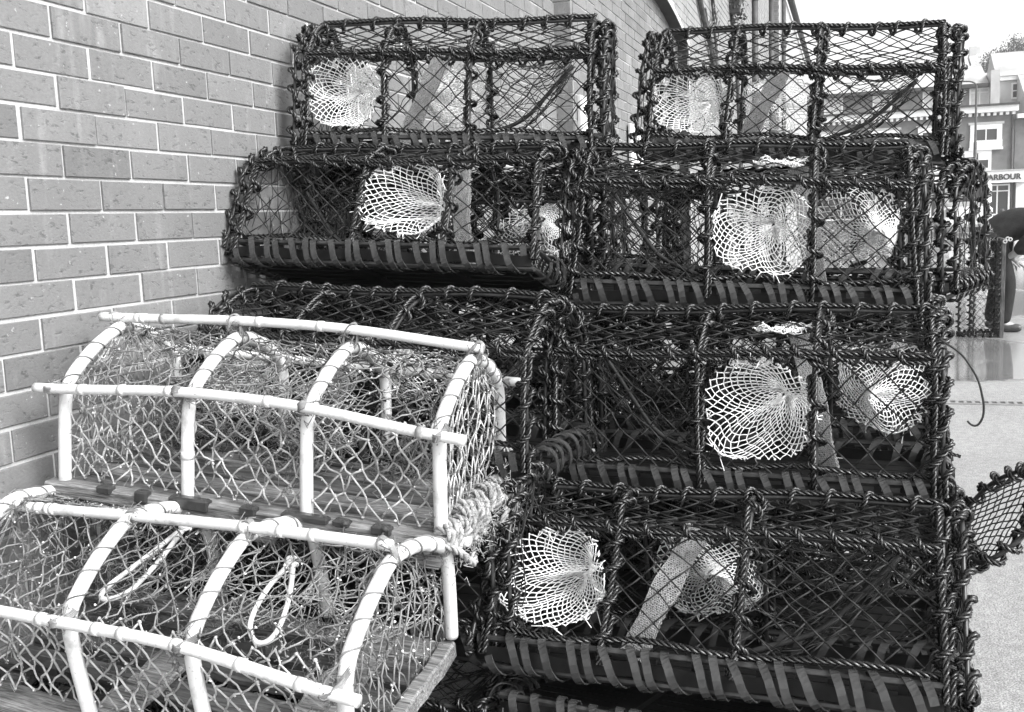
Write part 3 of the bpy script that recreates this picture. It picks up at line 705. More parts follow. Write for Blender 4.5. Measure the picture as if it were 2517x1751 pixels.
# pilaster
mb=MB();mb.smooth=False;PX0,PX1,PY=4.05,4.6125,-.1125
V,Q,t=bricks(mb,PX0,PX1,0,6.4,0,y=PY,rs=rs);mb.add(V,Q,m=0,tone=t)
mb.add([(PX0,PY,0),(PX1,PY,0),(PX1,PY,6.4),(PX0,PY,6.4)],[(0,1,2,3)],m=1)
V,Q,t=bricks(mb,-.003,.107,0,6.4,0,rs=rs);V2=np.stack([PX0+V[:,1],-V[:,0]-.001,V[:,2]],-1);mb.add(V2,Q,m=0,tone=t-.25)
mb.add([(PX0,0,0),(PX0,PY,0),(PX0,PY,6.4),(PX0,0,6.4)],[(0,1,2,3)],m=1);mb.add([(PX1,PY,0),(PX1,0,0),(PX1,0,6.4),(PX1,PY,6.4)],[(0,1,2,3)],m=1)
mb.build('pilaster',[M['brick'],M['mortar']],bld)
AY,XA0,XA1,XC,ZC,RA=-.1125,4.6125,8.6,6.6,3.23-8.,8.
mb=MB();mb.smooth=False
V,Q,t=bricks(mb,XA0,XA1,0,3.3,0,rs=rs);mb.add(V,Q,m=0,tone=t)
mb.add([(XA0,.0,0),(XA1,.0,0),(XA1,.0,3.4),(XA0,.0,3.4)],[(0,1,2,3)],m=1)
mb.build('recessed_wall',[M['brick'],M['mortar']],bld)
# segmental arch: underside and jamb with shade put in their colour, pale wall over and beyond it
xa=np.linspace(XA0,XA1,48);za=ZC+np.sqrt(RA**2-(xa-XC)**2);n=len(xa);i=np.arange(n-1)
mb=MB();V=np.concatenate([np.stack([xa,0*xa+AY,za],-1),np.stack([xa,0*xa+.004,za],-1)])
mb.add(V,np.stack([i,n+i,n+i+1,i+1],-1));mb.build('arch_soffit',M['soffit_shade'],bld)
mb=MB();mb.smooth=False;mb.add([(XA1,AY,0),(XA1,.004,0),(XA1,.004,za[-1]),(XA1,AY,za[-1])],[(0,1,2,3)]);mb.build('arch_jamb',M['soffit_shade'],bld)
mb=MB();V=np.concatenate([np.stack([xa,0*xa+AY-.008,za-.006],-1),np.stack([xa,0*xa+AY-.008,za+.03],-1),np.stack([xa,0*xa+AY,za+.03],-1),np.stack([xa,0*xa+AY,za-.006],-1)])
Q=[]
for a in range(4):
    c=(a+1)%4;Q.append(np.stack([a*n+i,a*n+i+1,c*n+i+1,c*n+i],-1))
mb.add(V,np.concatenate(Q));mb.build('arch_edge',M['white_paint'],bld,smooth=False)
mb=MB();mb.smooth=False
inarch=lambda x,zz:(x<XA1+.02) and zz<ZC+math.sqrt(max(RA**2-(x-XC)**2,0))+.05
V,Q,t=bricks(mb,XA0,20.2,0,6.0,0,y=AY,rs=rs,hole=inarch);mb.add(V,Q,m=0,tone=t*.5+.25)
V=np.concatenate([np.stack([xa,0*xa+AY,za],-1),np.stack([xa,0*xa+AY,0*xa+6.0],-1)]);mb.add(V,np.stack([i,i+1,n+i+1,n+i],-1),m=1)
mb.add([(XA1,AY,0),(20.2,AY,0),(20.2,AY,6.0),(XA1,AY,6.0)],[(0,1,2,3)],m=1)
mb.build('arched_wall',[M['arch_stone'],M['mortar']],bld)
mb=MB();mb.smooth=False;V,Q,t=bricks(mb,.1125,.235,0,6.0,0,rs=rs);V2=np.stack([20.2+V[:,1],-V[:,0],V[:,2]],-1);mb.add(V2,Q,m=0,tone=t-.3);mb.box((20.203,-.24,0),(34.0,.4,6.0),m=1);mb.build('end_wall',[M['brick'],M['pale_render']],bld)
for x,y,r in ((15.5,AY-.05,.05),(19.1,AY-.05,.05),(20.7,-.30,.045)):
    mb=MB();mb.tube(np.array([(x,y,0),(x,y,5.95)]),r,12)
    for zz in np.arange(.8,5.8,1.3):mb.tube(np.array([(x,y,zz),(x,y,zz+.09)]),r*1.28,12)
    mb.build('drainpipe',M['pipe_iron'],bld)
mb=MB();mb.tube(np.array([(20.4,-.33,6.06),(34,-.33,6.06)]),.075,10);mb.build('gutter',M['pipe_iron'],bld)
mb=MB();mb.box((12.2,-.26,3.92),(12.34,AY-.002,4.14),bev=.01);mb.build('wall_box',M['dark_paint'],bld,smooth=False)
k=0
for x,zz,w_,h_ in ((1.12,1.93,.010,.05),(1.13,1.85,.006,.06),(1.2,1.76,.011,.055),(1.33,1.79,.006,.05),(1.41,1.80,.007,.06),(1.38,1.74,.005,.12),(1.45,1.70,.006,.14),(1.02,1.82,.004,.05),(1.85,1.99,.011,.045),(1.78,1.96,.006,.06)):
    mb=MB();t=np.linspace(0,1,14);wv=w_*(.35+.65*np.sin(pi*np.clip(t*1.15,0,1))**.6)*(1+.12*np.sin(t*19+k));c=x+.003*np.sin(t*6+k);z_=zz+h_*(.5-t)
    V=np.concatenate([np.stack([c-wv*.5,0*t-.0085,z_],-1),np.stack([c,0*t-.0105,z_],-1),np.stack([c+wv*.5,0*t-.0085,z_],-1)]);j=np.arange(13)
    mb.add(V,np.concatenate([np.stack([14*q+j,14*q+j+1,14*q+14+j+1,14*q+14+j],-1)[:,::-1] for q in (0,1)]));mb.build('paint_drip',M['white_paint'],bld);k+=1
# bare creeper
vine=empty('creeper',loc=(9.6,AY-.03,0));tag(vine,'bare woody creeper climbing the pale wall past the arch','climbing plant')
rs=np.random.default_rng(5)
for k,(pts,r0_) in enumerate(((((1.9,0,0),(1.7,0,1.3),(1.5,0,2.4),(1.0,0,2.95),(.3,0,3.2),(-.4,0,3.5),(-.9,0,3.75),(-1.6,0,4.3)),.045),(((1.95,0,0),(1.75,0,1.4),(1.58,0,2.5),(1.15,0,2.9),(.45,0,3.1),(-.1,0,3.5)),.03),(((3.9,0,0),(3.8,0,1.5),(3.5,0,2.6),(3.25,0,3.3),(2.7,0,3.9),(2.5,0,4.6)),.035),(((1.0,0,2.95),(.9,0,3.4),(.4,0,3.9)),.02))):
    P_=smooth(resample([(a,rs.uniform(-.02,.01),c) for a,b,c in pts],.04),4,2);P_[:,0]+=.03*np.sin(P_[:,2]*9+k);mb=MB();mb.tube(P_,np.linspace(r0_,r0_*.55,len(P_)),7)
    for j in range(10):
        q0=P_[rs.integers(5,len(P_)-2)];q=np.array([q0,q0+np.array([rs.uniform(-.12,.12),-.02,.06]),q0+np.array([rs.uniform(-.3,.3),-.03,.16])]);mb.tube(smooth(resample(q,.03),1,1),.008,5)
    mb.build('stem',M['bark'],vine)
mb=MB();mb.smooth=False;n=500;c=np.array([2.75,-.05,4.15])+rs.standard_normal((n,3))*np.array([.16,.05,.22]);a=nrm(rs.standard_normal((n,3)));b2=nrm(np.cross(a,rs.standard_normal((n,3))));q=np.stack([c-a*.03,c+b2*.02,c+a*.03,c-b2*.02],1)
mb.add(q.reshape(-1,3),np.arange(n*4).reshape(-1,4),tone=np.repeat(rs.uniform(0,1,n),4));mb.build('leaves',M['leaf'],vine)
# notice boards
for (x0,x1,z0,z1,y,lab) in ((6.02,6.50,1.55,2.02,-.02,'white notice board on the brick wall between the two topmost pots'),(4.10,4.36,1.60,2.03,-.118,'white notice board on the brick pilaster seen through the topmost left pot')):
    b=empty('notice_board',loc=((x0+x1)/2,y,z0));tag(b,lab,'sign','notice boards on the brick wall')
    w=(x1-x0)/2;mb=MB();mb.box((-w,-.022,0),(w,0,z1-z0),bev=.004);mb.build('frame',M['far_stone'],b,smooth=False)
    mb=MB();mb.box((-w+.02,-.026,.02),(w-.02,-.0225,z1-z0-.02));mb.build('panel',M['white_paint'],b,smooth=False)

# ------------------------------------------------------------------ drain channel across the quay
dr=empty('drain_channel',loc=(5.28,-6,0));tag(dr,'slotted drain channel line across the pale quay surface','drain')
mb=MB();mb.smooth=False;mb.box((-.055,-6,.0005),(.055,5.6,.004));mb.build('slot_shade',M['dark_paint'],dr)  # dark sheet gives the grating slots their shade
mb=MB();mb.smooth=False
for x in (-.06,.036):mb.box((x,-6,.001),(x+.024,5.6,.009))
for y in np.arange(-5.95,5.55,.05):mb.box((-.038,y,.001),(.038,y+.02,.0086))
mb.build('grating',M['grate'],dr)

# ------------------------------------------------------------------ buildings across the harbour road
def bx(nm,m,par,a,b,bev=0,kind=None,**k):
    mb=MB();mb.smooth=False;mb.box(a,b,bev=bev,**k);return mb.build(nm,m,par)
def pbox(nm,m,par,pts,y0,y1):
    """prism: (x,z) outline between y0 and y1"""
    mb=MB();mb.smooth=False;n=len(pts);V=[(p[0],y0,p[1]) for p in pts]+[(p[0],y1,p[1]) for p in pts];mb.add(V,[(i,(i+1)%n,n+(i+1)%n,n+i) for i in range(n)])
    c=np.array(pts).mean(0);mb.add(V+[(c[0],y0,c[1]),(c[0],y1,c[1])],None,[(i,(i+1)%n,2*n) for i in range(n)][:]+[(n+(i+1)%n,n+i,2*n+1) for i in range(n)]);return mb.build(nm,m,par)
def window(par,x,y0,y1,z0,z1,frm='white_paint',bars=2,rail=.5,name='window',f=.09,pane='glass'):
    f=min(f,(y1-y0)*.16);w=bx(name,M[pane],par,(x-.02,y0+f*.5,z0+f*.5),(x+.05,y1-f*.5,z1-f*.5))
    mb=MB();mb.smooth=False
    mb.box((x-.07,y0,z0),(x+.02,y0+f,z1));mb.box((x-.07,y1-f,z0),(x+.02,y1,z1));mb.box((x-.07,y0+f,z0),(x+.02,y1-f,z0+f));mb.box((x-.07,y0+f,z1-f),(x+.02,y1-f,z1))
    for i in range(1,bars):
        yy=y0+(y1-y0)*i/bars;mb.box((x-.06,yy-.035,z0+f),(x+.02,yy+.035,z1-f))
    if rail:zz=z0+(z1-z0)*rail;mb.box((x-.065,y0+f,zz-.03),(x+.018,y1-f,zz+.03))
    mb.build('frame',M[frm],w);return w
XB=62.
sh=empty('harbour_building',loc=(XB,-6,0));tag(sh,'brick harbour building with white cornice and a black lettered white shop fascia','building')
def off(o):   # parts are given in world coordinates, parents stand at their base
    return o
def place(par,fn):
    pass
def P(par):
    class _: pass
    return par
# parts are written in world coordinates relative to (XB,0,0)
def wb(nm,m,a,b):  return bx(nm,M[m],sh,(a[0],a[1]+6,a[2]),(b[0],b[1]+6,b[2]))
YR,YL=-10.35,1.9
wb('wall','far_brick',(0,YR,0),(8,YL,6.35))
wb('cornice','white_paint',(-.35,YR-.15,6.38),(.02,YL+.1,6.72));wb('cornice_cap','dark_paint',(-.45,YR-.2,6.725),(.1,YL+.1,6.83))
mb=MB();mb.smooth=False
for y in np.arange(YR,YL,.32):mb.box((-.27,y+6,6.2),(.0,y+6.16,6.376))
mb.build('corbel',M['white_paint'],sh)
wb('upper_wall','far_brick',(2.2,-9.25,6.84),(9,1.5,8.0))
wb('gutter','dark_paint',(1.75,-9.2,8.02),(2.3,1.6,8.22))
pbox('roof',M['far_slate'],sh,[(1.9,8.24),(9.5,8.24),(5.9,9.75)],-9.2+6,1.6+6)
wb('party_wall','far_stone',(1.6,-9.75,6.84),(9.4,-9.27,8.9))
for y in (-8.75,-6.2,-3.4,-.6):
    window(sh,2.18,y+6-.55,y+6+.55,6.95,8.0,bars=2,rail=.75,pane='curtain')
for y in (-9.62,-6.85,-4.2,-1.5):
    w=window(sh,-.02,y+6-.1,y+6+1.55,4.45,5.72,bars=1,rail=0,f=.28)
    mb=MB();mb.smooth=False;mb.box((-.16,y+6-.16,4.3),(0,y+6+1.61,4.45));mb.box((-.12,y+6-.12,4.46),(-.075,y+6+1.57,4.85));mb.box((-.12,y+6+.7,4.86),(-.075,y+6+.76,5.45));mb.build('sill',M['white_paint'],w)
    mb=MB();mb.smooth=False;mb.box((-.1,y+6-.2,5.73),(0,y+6+1.65,5.86));mb.build('lintel',M['far_stone'],w)
for y0,y1 in ((-9.2,-5.6),(-5.0,-1.2)):
    w=window(sh,-.03,y0+6,y1+6,3.14,4.3,bars=5,rail=0,f=.16,pane='glass');mb=MB();mb.smooth=False;mb.box((-.09,y0+6+.1,3.75),(-.045,y1+6-.1,4.2));mb.build('blind',M['white_paint'],w)
wb('fascia','white_paint',(-.45,YR-.6,2.42),(0,YL,3.08));wb('fascia_top','far_stone',(-.5,YR-.62,3.084),(.0,YL,3.14))
cu=bpy.data.curves.new('lettering','FONT');cu.body='HARBOUR';cu.size=.42;cu.extrude=.012;cu.offset=.014;cu.space_character=1.02;cu.align_x='LEFT'
ft=bpy.data.objects.new('lettering',cu);me=bpy.data.meshes.new_from_object(ft);bpy.data.objects.remove(ft)
ft=bpy.data.objects.new('lettering',me);COL.objects.link(ft);me.materials.clear();me.materials.append(M['lettering']);ft.parent=sh
xs=[v.co.x for v in me.vertices];wd_=max(xs)
ft.matrix_local=Matrix.Translation((-.47,-10.72+6+wd_,2.60))@Matrix(((0,0,-1,0),(-1,0,0,0),(0,1,0,0),(0,0,0,1)))
ft['label']='bold black letters reading HARBOUR'
for k,(y0,y1) in enumerate(((-10.2,-8.9),(-8.7,-7.4),(-7.1,-5.0),(-4.7,-3.0),(-2.7,.5))):
    window(sh,-.03,y0+6,y1+6,.6,2.35,bars=2,rail=.78)
mb=MB();mb.tube(np.array([(-.06,-10.25+6,0),(-.06,-10.25+6,6.2)]),.055,8);mb.build('drainpipe',M['pipe_iron'],sh)
# neighbour to the right
nb=empty('corner_house',loc=(XB,-13,0));tag(nb,'brick house with pale sloping roof at the right edge beside the harbour building','building')
bx('wall',M['far_brick'],nb,(0.1,-4,0),(8,2.6,5.95));bx('eaves',M['white_paint'],nb,(-.3,-4,5.96),(.3,2.55,6.2));pbox('roof',M['far_roof'],nb,[(-.35,6.21),(5,6.21),(5,9.0)],-4,1.9)
bx('upper_wall',M['far_stone'],nb,(5.05,-4,6),(10,3.0,8.6));bx('upper_eaves',M['white_paint'],nb,(4.8,-4,8.61),(5.3,3.1,8.86));pbox('upper_roof',M['far_roof'],nb,[(4.7,8.87),(10,8.87),(7.5,10.6)],-4,3.1)
window(nb,5.03,1.3,2.2,7.5,8.45);window(nb,.08,-1.5,.3,3.5,5.0)
bx('shop_front',M['white_paint'],nb,(-.15,-4,.1),(.09,2.5,2.9))
# lamp post
lp=empty('street_lamp',loc=(55,-7.62,0));tag(lp,'tall thin street lamp in front of the brick harbour building','street lamp')
mb=MB();mb.tube(np.array([(0,0,0),(0,0,1.2),(0,0,1.21),(0,0,4.4),(0,0,4.41),(0,0,7.2)]),np.array([.11,.11,.085,.08,.06,.05]),10);mb.build('post',M['pipe_iron'],lp)
mb=MB();mb.tube(smooth(resample([(0,0,7.1),(0,.02,7.3),(0,.25,7.42),(0,.85,7.46)],.05),2,2),.04,8);mb.build('arm',M['pipe_iron'],lp)
mb=MB();mb.box((-.12,.7,7.4),(.12,1.25,7.52),bev=.03);mb.build('lantern',M['far_stone'],lp,smooth=False)
# hill with terraces
mb=MB();n=40;xx=np.linspace(78,420,n);yy=np.linspace(-200,160,30);X,Y=np.meshgrid(xx,yy,indexing='ij')
Z=np.interp(X,[78,100,125,160,230,420],[-.2,5.,12.0,15.5,20.,21.])+.8*np.sin(X*.05+Y*.07)
i,j=np.meshgrid(np.arange(n-1),np.arange(29),indexing='ij');p=i*30+j
mb.add(np.stack([X,Y,Z],-1),np.stack([p,p+30,p+31,p+1],-1).reshape(-1,4));mb.build('hillside',M['hillside'],kind='structure')
def house(x,y,z,w,d,h,rf,label,roofm='far_roof',gable=False,chim=1,group=None,wallm='far_white',nw=2,fl=2):
    o=empty('terrace_house',loc=(x,y,z));tag(o,label,'house',group)
    bx('wall',M[wallm],o,(0,-w/2,-2.5),(d,w/2,h))
    if gable:
        mb=MB();mb.smooth=False;V=[(-.15,-w/2-.2,h),(-.15,w/2+.2,h),(-.15,0,h+rf),(d,-w/2-.2,h),(d,w/2+.2,h),(d,0,h+rf)];mb.add(V,[(0,3,5,2),(1,2,5,4),(0,1,4,3)],[(0,2,1),(3,4,5)]);mb.build('roof',M[wallm],o)
    else:pbox('roof',M[roofm],o,[(-.3,h+.004),(d+.3,h+.004),(d/2,h+rf)],-w/2,w/2)
    for k in range(chim):bx('chimney',M['far_stone'],o,(d/2-.5,w/2-.9-k*(w-1.2),h+rf*.45),(d/2+.3,w/2-.1-k*(w-1.2),h+rf+.9))
    for f in range(fl):
        for k in range(nw):
            yy=-w/2+w*(k+.5)/nw;window(o,-.02,yy-.5,yy+.5,.6+f*2.6,2.1+f*2.6,bars=2)
    return o
G='pale terrace houses on the hill'
ords=['leftmost','second from left','middle','second from right','rightmost']
for r,(x,z,h) in enumerate(((135,13.0,4.2),(170,16.2,5.4))):
    for k in range(5):
        house(x+rng.uniform(-.5,.5),-6.-k*6.2+r*2,z+k*.28,6.0,8,h,2.0,f"{ords[k]} pale house of the {'lower' if r==0 else 'upper'} terrace on the hill, grey roof",group=G,chim=1,roofm='far_roof' if r else 'far_slate')
house(104,-17.4,8.6,4.6,8,3.6,1.7,'white gabled house standing below the tree on the hill',gable=True,chim=0,nw=1)
house(88,-8.5,3.8,9,8,6.0,2.2,'pale stone house directly behind the harbour building roof',wallm='far_stone')
house(92,2.5,2.8,12,8,6.4,2.0,'wide pale house behind the end of the brick building',wallm='far_white',nw=4)
house(70,7.5,.0,9.5,9,6.5,2.2,'white rendered house to the left of the harbour building',wallm='far_white',nw=3)
# tree
def tree(x,y,z,rad,hh,label):
    o=empty('tree',loc=(x,y,z));tag(o,label,'tree');rs=np.random.default_rng(9)
    mb=MB();mb.tube(smooth(resample([(0,0,-1),(.2,.1,1.2),(.0,.3,hh*.6)],.2),2,1),np.linspace(.38,.16,len(resample([(0,0,-1),(.2,.1,1.2),(.0,.3,hh*.6)],.2))),9)
    cl=[]
    for k in range(34):
        v=nrm(rs.standard_normal(3));v[2]=abs(v[2])*.9-.25;c=np.array([0,0,hh*.62])+v*np.array([rad,rad,hh*.42])*rs.uniform(.55,1.0);cl.append(c)
        mb.tube(smooth(resample([(0,.2,hh*.35),(c*.5+np.array([0,.1,hh*.2])),c],.3),1,1),.07,5)
    mb.build('trunk',M['bark'],o)
    mb=MB();mb.smooth=False;V=[];T=[]
    C=np.array(cl);n=260;c=np.repeat(C,n,0)+rs.standard_normal((len(C)*n,3))*np.repeat(rs.uniform(.35,.62,len(C)),n)[:,None]
    a=rs.standard_normal((len(c),3));b=nrm(np.cross(a,rs.standard_normal((len(c),3))));a=nrm(a);s_=rs.uniform(.07,.15,(len(c),1))
    q=np.stack([c-a*s_,c+b*s_*.6,c+a*s_,c-b*s_*.6],1);mb.add(q.reshape(-1,3),np.arange(len(c)*4).reshape(-1,4),tone=np.repeat(rs.uniform(0,1,len(c)),4));mb.build('crown',M['leaf'],o)
tree(125,-19.2,12.6,3.4,6.8,'leafy round tree on the hill above the white gabled house')
# street things in front of the shops
rs=np.random.default_rng(21)
def bollard(x,y,lab):
    o=empty('bollard',loc=(x,y,0));tag(o,lab,'bollard','bollards along the harbour road');mb=MB();mb.tube(np.array([(0,0,0),(0,0,.02),(0,0,.8),(0,0,.95),(0,0,1.02)]),np.array([.13,.11,.09,.11,.05]),10);mb.build('post',M['pipe_iron'],o)
for k,y in enumerate((-8.3,-9.4,-10.6)):bollard(50,y,('left','middle','right')[k]+' of three dark bollards in front of the lettered shop fascia')
def van(x,y,lab):
    o=empty('parked_van',loc=(x,y,0));tag(o,lab,'van')
    mb=MB();mb.smooth=False;mb.box((-2.4,-.95,.35),(2.4,.95,1.2),bev=.12);mb.box((-2.38,-.9,1.2),(1.3,.9,2.2),bev=.15);mb.add([(1.3,-.88,1.2),(2.3,-.85,1.2),(1.3,-.8,2.1),(1.3,.88,1.2),(2.3,.85,1.2),(1.3,.8,2.1)],[(1,4,5,2)],[(0,1,2),(3,5,4)]);mb.build('body',M['white_paint'],o)
    mb=MB();mb.smooth=False;mb.box((-1.9,-.965,1.35),(1.1,-.955,1.95));mb.box((-2.405,-.7,1.4),(-2.385,.7,2.0));mb.build('window',M['glass'],o)
    for sx_ in (-1.5,1.5):
        for sy in (-1,1):
            mb=MB();mb.tube(np.array([(sx_,sy*.72,.33),(sx_,sy*.97,.33)]),.33,18);mb.build('wheel',M['rubber'],o)
    for sy in (-.75,.75):bx('tail_lamp',M['far_brick'],o,(-2.43,sy-.08,.8),(-2.39,sy+.08,1.15))
    return o
van(46,-6.2,'white van parked on the quay in front of the harbour building')

# ------------------------------------------------------------------ upright creel near the man, and another at his feet
def far_creel(label,Mx,plank):
    rs=np.random.default_rng(8);L,H,W=.92,.34,.36
    root=empty('lobster_pot',Mx);tag(root,label,'lobster pot','pots standing on the wet quay')
    def hp(l0):
        c=np.array([(l0,0,0),(l0,.01,H*.65),(l0,W*.3,H*.97),(l0,W*.7,H*.97),(l0,W-.01,H*.65),(l0,W,0)]);return smooth(resample(c,.015),2,1)
    for f in (0,.5,1):
        rod=MB();rp=MB();lashed(hp(f*L),(1,0,0),.006,.009,.06,.4,40+int(f*4),rod,rp);h=rod.build('hoop',M['steel_rod'],root);rp.build('rope_lashing',M['black_rope'],h)
    for d,u in ((.01,H*.65),(W*.5,H),(W-.01,H*.65),(0,0),(W,0)):
        rod=MB();rp=MB();lashed(np.array([(0,d,u),(L,d,u)]),(0,-1,0),.006,.009,.06,.4,51,rod,rp);h=rod.build('rail',M['steel_rod'],root);rp.build('rope_lashing',M['black_rope'],h)
    if plank:
        mb=MB();mb.box((-.02,-.02,-.05),(L+.02,W+.02,-.012),bev=.004);mb.build('base_board',M['dark_wood'],root,smooth=False)
    for nm,S in (('f',lambda U,V:np.stack([U*L,.01*V,V*H*.65],-1)),('b',lambda U,V:np.stack([U*L,W-.01*V,V*H*.65],-1)),('t',lambda U,V:np.stack([U*L,.01+V*(W-.02),H*.66+np.sin(pi*V)*H*.33],-1)),('e',lambda U,V:np.stack([0*U,U*W,V*H*.8],-1)),('g',lambda U,V:np.stack([0*U+L,U*W,V*H*.8],-1))):
        mb=MB();net(mb,S,13 if nm not in 'eg' else 6,7,.0018,rs,(.15,.15),.05);mb.build('netting',M['black_twine'],root)
    return root
# stands on its end: length up (z), base board to the right (-y side)
Mu=Matrix(((0,1,0,8.86),(0,0,1,-3.03),(1,0,0,.02),(0,0,0,1)))
uc=far_creel('black roped pot standing on its end, plank base upright, in front of the bending man',Mu,True)
mb=MB()
for k in range(3):
    t=np.linspace(0,2*pi,24);mb.tube(np.stack([.93+.022*k-.016*k*k+.015*np.cos(t),-.04+.0*t,-.03+.022*k-.05+.015*np.sin(t)],-1),.006,7)
mb.build('shackle',M['far_stone'],uc)
far_creel('black roped pot lying on the wet quay at the bending man’s feet',Matrix(((1,0,0,9.3),(0,1,0,-3.72),(0,0,1,.02),(0,0,0,1)))@Matrix.Rotation(R(-70),4,'Z'),False)

# ------------------------------------------------------------------ bending man
def skin(name,J,E,m,parent=None,lvl=2):
    me=bpy.data.meshes.new(name);ks=list(J);me.from_pydata([J[k][0] for k in ks],[(ks.index(a),ks.index(b)) for a,b in E],[]);me.update()
    o=bpy.data.objects.new(name,me);COL.objects.link(o)
    if parent:o.parent=parent
    md=o.modifiers.new('skin','SKIN');md.use_smooth_shade=True
    for k,sv in zip(ks,me.skin_vertices[0].data):
        r=J[k][1];sv.radius=r if isinstance(r,tuple) else (r,r);sv.use_root=(k==ks[0])
    s2=o.modifiers.new('sub','SUBSURF');s2.levels=lvl;s2.render_levels=lvl
    me.materials.append(m);return o
# local axes: x away from camera, -y toward the right of the picture (the way he faces)
man=empty('person',loc=(9.45,-3.14,0));tag(man,'man in dark jacket and trousers bending down beside the upright pot','person')
hipL=(.10,.10,.90);hipR=(-.10,.10,.90)
Jb={'pel':((0,.15,.90),(.15,.12)),'sp1':((0,.06,1.02),(.15,.13)),'sp2':((0,-.13,1.11),(.17,.14)),'ch':((0,-.36,1.12),(.17,.12)),'nk':((0,-.50,1.10),.065),'hd0':((0,-.57,1.08),.075),'hd1':((0,-.66,1.05),.10),'hd2':((0,-.74,.99),.075),'nose':((0,-.765,.93),.03)}
Eb=[('pel','sp1'),('sp1','sp2'),('sp2','ch'),('ch','nk'),('nk','hd0'),('hd0','hd1'),('hd1','hd2'),('hd2','nose')]
arms={}
for sgn,s in ((1,'L'),(-1,'R')):
    Jb['hip'+s]=((sgn*.10,.09,.88),.10);Jb['kn'+s]=((sgn*.12,.0+.03*sgn,.48),.065);Jb['an'+s]=((sgn*.12,.05+.04*sgn,.09),.042);Jb['to'+s]=((sgn*.13,-.10+.04*sgn,.035),.035)
    Jb['sh'+s]=((sgn*.19,-.36,1.07),.07);Jb['el'+s]=((sgn*.25,-.16 if sgn<0 else -.26,.87),.045);Jb['wr'+s]=((sgn*.12,-.0,.735) if sgn<0 else (sgn*.10,-.10,.71),.028)
    w=np.array(Jb['wr'+s][0]);dirn=nrm(np.array([-sgn*.02,-.085,-.05]));Jb['pm'+s]=(tuple(w+dirn*.06),(.036,.018))
    Eb+=[('pel','hip'+s),('hip'+s,'kn'+s),('kn'+s,'an'+s),('an'+s,'to'+s),('ch','sh'+s),('sh'+s,'el'+s),('el'+s,'wr'+s),('wr'+s,'pm'+s)]
    for f,(o1,ln) in enumerate(((-.027,.07),(-.009,.08),(.009,.077),(.027,.062))):
        a=w+dirn*.10+np.array([o1,0,0]);b=a+dirn*ln*.45+np.array([0,0,-.012]);c=b+np.array([0,.004,-ln*.5])
        for q,(pt,rr) in enumerate(((a,.0095),(b,.0085),(c,.0075))):Jb[f'f{s}{f}{q}']=(tuple(pt),rr)
        Eb+=[('pm'+s,f'f{s}{f}0'),(f'f{s}{f}0',f'f{s}{f}1'),(f'f{s}{f}1',f'f{s}{f}2')]
    a=w+dirn*.035+np.array([-sgn*.035,.0,-.012]);b=a+dirn*.04+np.array([-sgn*.005,0,-.02]);Jb[f't{s}0']=(tuple(a),.011);Jb[f't{s}1']=(tuple(b),.009);Eb+=[('pm'+s,f't{s}0'),(f't{s}0',f't{s}1')]
body=skin('body',Jb,Eb,M['skin_tone'],man)
def clothes(name,keys,edges,grow,m,extra={}):
    J={}
    for k in keys:
        p,r=Jb[k];r=r if isinstance(r,tuple) else (r,r);J[k]=(p,(r[0]+grow,r[1]+grow))
    J.update(extra);return skin(name,J,edges,m,man)
def lerp(a,b,t):return tuple(np.array(Jb[a][0])*(1-t)+np.array(Jb[b][0])*t)
ex={}
ed=[('pel','sp1'),('sp1','sp2'),('sp2','ch')]
for s in 'LR':
    ex['cf'+s]=(lerp('el'+s,'wr'+s,.55),(.052,.052));ed+=[('ch','sh'+s),('sh'+s,'el'+s),('el'+s,'cf'+s)]
ex['col']=(lerp('ch','nk',.75),(.095,.085));ed.append(('ch','col'))
clothes('jacket',['pel','sp1','sp2','ch','shL','shR','elL','elR'],ed,.048,M['jacket'],ex)
ed=[];ex={}
for s in 'LR':ex['bt'+s]=(lerp('kn'+s,'an'+s,1.06),(.075,.075));ed+=[('pel','hip'+s),('hip'+s,'kn'+s),('kn'+s,'bt'+s)]
clothes('trousers',['pel','hipL','hipR','knL','knR'],ed,.022,M['trousers'],ex)
for s in 'LR':
    a=np.array(Jb['an'+s][0]);t=np.array(Jb['to'+s][0])
    skin('shoe',{'a':(tuple(a+np.array([0,.01,0])),.055),'h':(tuple(a+np.array([0,.03,-.04])),.05),'m':(tuple((a+t)/2+np.array([0,0,-.02])),(.052,.05)),'t':(tuple(t+np.array([0,-.03,.008])),(.05,.04))},[('a','h'),('h','m'),('m','t')],M['leather'],man)
skin('hair',{'a':((0,-.60,1.12),.085),'b':((0,-.68,1.085),.102),'c':((0,-.745,1.035),.07)},[('a','b'),('b','c')],M['hair'],man)

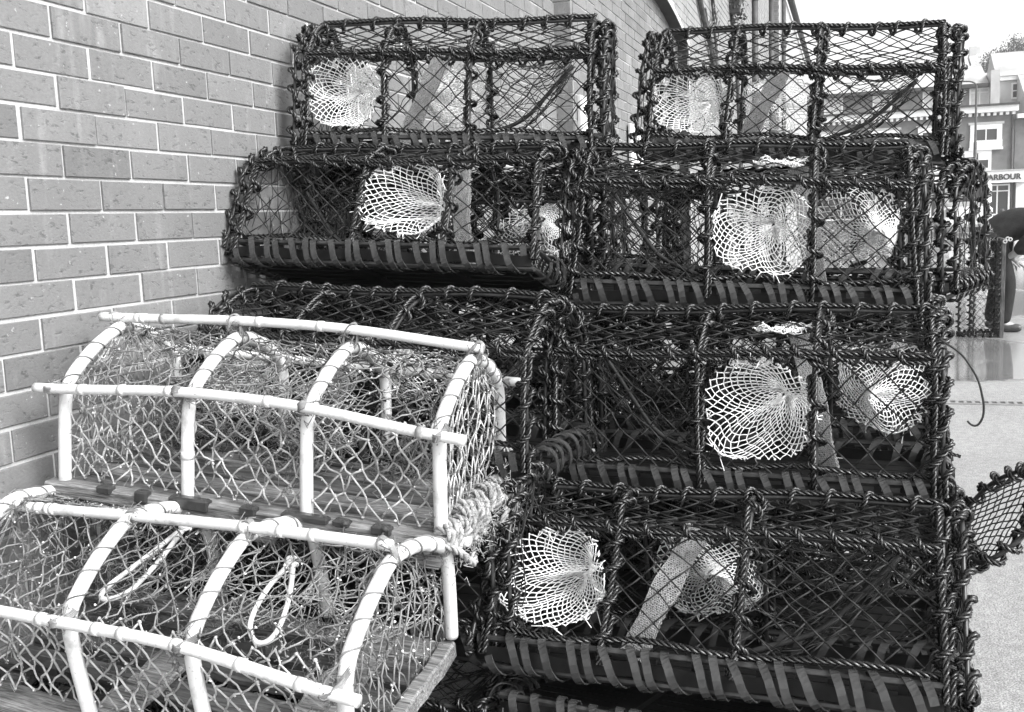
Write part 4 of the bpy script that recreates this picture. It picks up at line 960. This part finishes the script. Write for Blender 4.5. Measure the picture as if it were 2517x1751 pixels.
# sea air over the whole place
hz=MB();hz.smooth=False;hz.box((-70,-260,-5),(445,260,48));m=bpy.data.materials.new('haze');m.use_nodes=True;nt=m.node_tree;nt.nodes.clear()
out=nt.nodes.new('ShaderNodeOutputMaterial');pv=nt.nodes.new('ShaderNodeVolumePrincipled');pv.inputs['Color'].default_value=(.95,.95,.95,1);pv.inputs['Density'].default_value=.0015;pv.inputs['Anisotropy'].default_value=.2
nt.links.new(pv.outputs[0],out.inputs['Volume']);hz.build('haze',m,kind='stuff')
# ------------------------------------------------------------------ light, sky, camera
w=bpy.data.worlds.new('World');scene.world=w;w.use_nodes=True;nt=w.node_tree;bg=nt.nodes['Background']
sky=nt.nodes.new('ShaderNodeTexSky');sky.sky_type='NISHITA';sky.sun_disc=False
SE,SA=R(40),R(200)             # sun elevation; azimuth clockwise from +Y
sky.sun_elevation=SE;sky.sun_rotation=SA;sky.air_density=1.;sky.dust_density=3.;sky.ozone_density=1.
bw=nt.nodes.new('ShaderNodeRGBToBW');nt.links.new(sky.outputs[0],bw.inputs[0]);nt.links.new(bw.outputs[0],bg.inputs['Color']);bg.inputs['Strength'].default_value=.15
sd=Vector((math.sin(SA)*math.cos(SE),math.cos(SA)*math.cos(SE),math.sin(SE)))
sl=bpy.data.lights.new('sun','SUN');sl.energy=1.3;sl.angle=R(25);so=bpy.data.objects.new('sun',sl);COL.objects.link(so);so.rotation_euler=(-sd).to_track_quat('-Z','Y').to_euler()
f,ya,pt,rl,cx,cy,cz=2469.808,1.243248,-.133365,-.037614,-1.844746,-1.668868,-.582931
fw=np.array([np.sin(ya)*np.cos(pt),np.cos(ya)*np.cos(pt),np.sin(pt)]);r0=np.array([np.cos(ya),-np.sin(ya),0]);u0=np.cross(r0,fw)
rr=np.cos(rl)*r0+np.sin(rl)*u0;uu=-np.sin(rl)*r0+np.cos(rl)*u0
cam=bpy.data.cameras.new('camera');co=bpy.data.objects.new('camera',cam);COL.objects.link(co)
co.matrix_world=Matrix(((rr[0],uu[0],-fw[0],cx),(rr[1],uu[1],-fw[1],cy),(rr[2],uu[2],-fw[2],cz+GZ),(0,0,0,1)))
cam.sensor_width=36;cam.lens=36*f/2517;cam.clip_start=.02;cam.clip_end=3000;scene.camera=co
vs=scene.view_settings;vs.view_transform='Standard';vs.look='None';vs.exposure=1.6;vs.gamma=1;vs.use_curve_mapping=False
scene.cycles.max_bounces=6;scene.cycles.use_denoising=True
